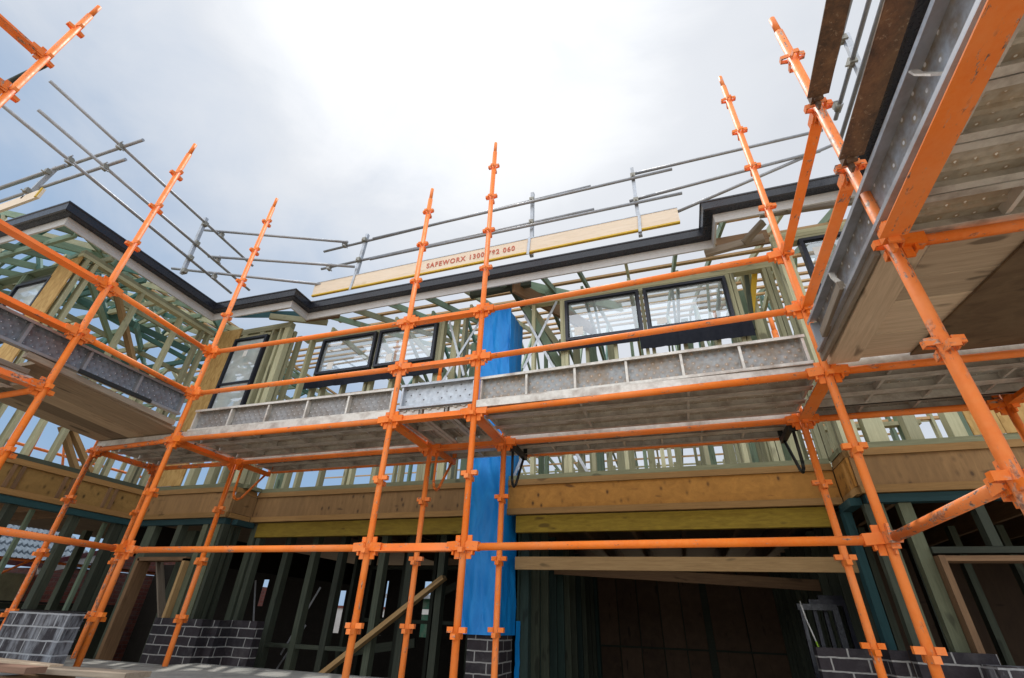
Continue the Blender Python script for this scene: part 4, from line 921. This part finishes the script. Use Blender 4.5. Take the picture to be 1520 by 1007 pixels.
post('galvanised roof post near the far end of the toe board, before the gutter step', (.10, Y4 + .02, 5.60), (.12, Y4 + .02, 6.81), (0, 1, 0), (6.63, 6.17))
# the long printed toe board
t = thing('roof_toe_board', 'long cream roof toe board with yellow edges and red stencilled lettering', 'toe board', (-4.6, 4.29, 5.6))
bar('board', (-4.60, 4.29, 5.725), (.56, 4.29, 5.785), .028, .225, 'toe_board_lvl', t)
for z in (-.118, .114): bar('edge_strip', (-4.60, 4.288, 5.725 + z), (.56, 4.288, 5.785 + z), .036, .022 if z < 0 else .012, 'yellow_paint' if z < 0 else 'galvanised_steel', t)
for x, z in ((-3.93, 5.733), (-1.29, 5.763), (.10, 5.78)): bar('strap', (x, 4.266, z - .16), (x + .02, 4.266, z + .13), .035, .006, 'galvanised_steel', t, (0, 1, 0))
cu = bpy.data.curves.new('lettering', 'FONT'); cu.body = 'SAFEWORX 1300 782 060'; cu.size = .115; cu.offset = .0028; cu.extrude = .0015; cu.space_character = 1.25
tmp = bpy.data.objects.new('tmp', cu); COL.objects.link(tmp); bpy.context.view_layer.update()
me = bpy.data.meshes.new_from_object(tmp.evaluated_get(bpy.context.evaluated_depsgraph_get())); bpy.data.objects.remove(tmp)
# stencil bridges: slice thin vertical gaps out of the letters
xs = [v.co.x for v in me.vertices]; sx = 1.27 / (max(xs) - min(xs))
me.materials.clear(); lm = Matrix.Translation((-2.74, 4.272, 5.705)) @ Matrix.Rotation(-math.atan(.06 / 5.16), 4, 'Y') @ Matrix.Rotation(R(90), 4, 'X') @ Matrix.Diagonal((sx, 1.0, 1, 1))
link('lettering', me, 'red_stencil', t, lm)
# wing eave
XP = -6.0
rail('upper roof rail along the wing eave, slanting down from the open sky', (XP, 1.15, 6.63), (XP, 4.24, 6.47))
rail('middle roof rail along the wing eave, slanting down from the open sky', (XP, 1.24, 6.22), (XP, 4.35, 6.05))
rail('lowest roof rail along the wing eave, running off behind the top corner standard', (XP, .4, 6.02), (XP, 4.09, 5.80))
post('galvanised roof post at the middle of the wing eave', (XP - .035, 3.345, 5.60), (XP - .035, 3.29, 6.62), (-1, 0, 0), (6.5, 6.13, 5.87, 5.64))
rail('upper cross rail bridging from the wing rails to the main eave', (XP - .2, 3.43, 6.56), (-4.20, 4.26, 6.55))
rail('middle cross rail bridging from the wing rails to the main eave', (XP - .1, 3.60, 6.15), (-3.95, 4.26, 6.00))
rail('lowest cross rail disappearing behind the end of the cream toe board', (XP - .6, 3.50, 5.95), (-4.4, 4.33, 5.80))
def coupler(label, p):
    t = thing('rail_coupler', label, 'scaffold coupler', p, 'rail couplers'); p = Vector(p)
    MB().tube(p - Vector((.03, 0, 0)), p + Vector((.03, 0, 0)), .031, seg=10).tube(p - Vector((0, .03, .03)), p + Vector((0, .03, -.03)), .028, seg=10).build('body', 'clamp_steel', t)
    MB().tube(p + Vector((-.045, -.02, .04)), p + Vector((.045, -.02, .04)), .009, seg=8).build('bolt', 'galvanised_steel', t); MB().tube(p + Vector((.02, -.05, -.05)), p + Vector((.02, .05, -.04)), .009, seg=8).build('bolt', 'galvanised_steel', t)
for lab, p in (('upper coupler where wing and cross rails meet', (XP + .02, 3.56, 6.53)), ('middle coupler where wing and cross rails meet', (XP + .02, 3.67, 6.125)), ('lowest coupler where wing and cross rails meet', (XP + .02, 3.73, 5.845)),
               ('upper coupler where the cross rail meets the main eave rails', (-4.27, 4.28, 6.545)), ('lower coupler where the cross rail meets the main eave rails', (-4.44, 4.28, 6.12)),
               ('upper coupler on the far wing rails beside the open sky', (XP, 1.98, 6.58)), ('middle coupler on the far wing rails beside the open sky', (XP, 1.98, 6.18)), ('lowest coupler on the far wing rails beside the open sky', (XP, 1.7, 5.95))): coupler(lab, p)
# wing front eave rails
rail('upper rail over the wing front, at the edge of the photo', (-9.2, 1.97, 6.52), (-5.66, 2.01, 6.605)); rail('lower rail over the wing front, at the edge of the photo', (-9.2, 1.97, 6.16), (-5.74, 2.01, 6.26)); rail('short overlapping rail over the wing front', (-9.0, 1.93, 6.45), (-6.9, 1.95, 6.50))
post('slanted galvanised post over the wing front', (-7.3, 1.96, 5.98), (-7.12, 1.96, 6.54), (0, 1, 0), (6.43, 6.1))
t = thing('roof_toe_board', 'cream roof toe board end over the wing front at the edge of the photo', 'toe board', (-8, 1.95, 6)); bar('board', (-9.5, 1.95, 5.82), (-6.92, 1.95, 5.97), .03, .16, 'toe_board_lvl', t); bar('edge_strip', (-6.94, 1.93, 5.89), (-6.94, 1.93, 6.05), .03, .015, 'yellow_paint', t, (0, 1, 0))
# rails above the wing on the far side of the nearest standard
XR = 2.0
rail('upper roof rail seen between the two rusty bars', (XR, -.8, 6.10), (XR, 3.35, 6.13)); rail('middle roof rail seen between the two rusty bars', (XR, -.8, 5.86), (XR, 3.45, 5.80)); rail('lowest roof rail seen between the two rusty bars', (XR, -.8, 5.64), (XR, 3.6, 5.60))
post('galvanised roof post seen between the two rusty bars', (XR + .03, 2.93, 5.62), (XR + .03, 2.84, 6.12), (1, 0, 0), (6.08, 5.8))
coupler('coupler on the roof rails beside the nearest standard', (XR - .02, 3.3, 5.80))

# ------------------------------------------------------------------ beyond the wing: neighbouring house
N = thing('brick_house', 'neighbouring single storey brick house with blue grey tiled roof and maroon gutter', 'house', (-16, 9, 0))
MB().box((-19, 8.05, -.15), (-13.0, 16, 2.35)).build('wall', 'red_brick', N); MB().box((-19, 4.6, -.15), (-14.2, 8.045, 2.2)).build('wall', 'pale_render', N)
# tiled roof as overlapping courses
b = MB()
for i in range(14):
    x = -13.0 - i * .33; z = 2.42 + i * .16
    n = 40; vs = []; fs = []
    for j in range(n * 2 + 1):
        y = 4.4 + 4.2 * j / (n * 2) if True else 0; wv = .03 * (1 if j % 2 else -1)
        vs += [(x + .04, y, z + wv), (x + .04, y, z + wv - .06), (x - .36, y, z + .125 + wv)]
    for j in range(n * 2): a = j * 3; fs += [(a, a + 3, a + 5, a + 2), (a + 1, a + 4, a + 3, a)]
    b.add(vs, fs)
b.build('roof', 'roof_tile', N)
bar('gutter', (-12.96, 4.4, 2.34), (-12.96, 7.4, 2.34), .10, .11, 'maroon_paint', N)
bar('barge_board', (-12.93, 7.35, 2.36), (-12.93, 9.4, 3.05), .03, .10, 'maroon_paint', N); bar('barge_lining', (-12.95, 7.35, 2.23), (-12.95, 9.4, 2.92), .03, .15, 'fascia_paint', N)
MB().add([(-12.99, 8.05, 2.35), (-12.99, 8.6, 2.35), (-12.99, 12.5, 2.4), (-12.99, 9.6, 3.05)], [(0, 1, 2, 3)]) or None
g = MB(); g.add([(-12.985, 8.06, 2.36), (-12.985, 13.5, 2.36), (-12.985, 10.6, 3.4)], [(0, 1, 2)]); g.build('gable', 'red_brick', N)
# scaffold on its far side
def far_tube(label, p0, p1, r=.024, cat='scaffold tube', name='scaffold_tube'):
    return tag(MB().tube(p0, p1, r, seg=10).build(name, 'orange_scuffed', None, frame(p0, p1)[0]), label, cat, 'distant orange scaffold on the wing side')
far_tube('distant orange rail crossing in front of the tiled roof', (-11.2, 3.5, 2.28), (-11.2, 8.6, 2.30))
far_tube('distant orange post against the red brick gable', (-11.15, 6.78, 1.5), (-11.15, 6.78, 2.95))
far_tube('distant orange diagonal tube rising across the tiled roof', (-11.1, 5.5, 1.85), (-11.1, 6.78, 2.75), .02)
far_tube('distant orange rail seen through the upper wing studs', (-10.5, 3.6, 3.95), (-10.5, 8.4, 3.98))
far_tube('distant orange post at the photo edge seen through the upper wing studs', (-10.4, 4.95, 3.0), (-10.4, 4.85, 5.2))
far_tube('distant short orange diagonal seen through the upper wing studs', (-10.3, 5.6, 3.3), (-10.3, 5.15, 4.4), .02)
t = thing('garden_fence', 'dark timber fence beyond the wing at the foot of the neighbouring wall', 'fence', (-12, 6, 0)); MB().box((-12.4, 3, -.15), (-12.36, 9, 1.62)).build('panel', 'dark_pine', t); MB().box((-12.42, 3, 1.625), (-12.34, 9, 1.66)).build('capping', 'black_steel', t)
# beyond the back wall
t = thing('garden_shed', 'green boarded shed with a pale band glimpsed through the back of the house', 'shed', (-6, 16, 0)); MB().box((-9.5, 16, -.15), (-7.2, 17.5, 2.2)).build('wall', 'green_board', t); MB().box((-9.52, 15.98, 1.75), (-7.18, 15.996, 1.9)).build('band', 'sticker_paper', t); MB().box((-9.7, 15.8, 2.2), (-7.0, 17.7, 2.32)).build('roof', 'galvanised_steel', t)
t = thing('boundary_wall', 'pale rendered boundary wall glimpsed through the back of the house', 'wall', (-12, 18, 0)); MB().box((-30, 18.2, -.15), (10, 18.4, 1.9)).build('wall', 'fascia_paint', t); MB().box((-30, 18.15, 1.9), (10, 18.45, 1.98)).build('capping', 'red_brick', t)

for o in bpy.data.objects:
    if '_w' in o: del o['_w']
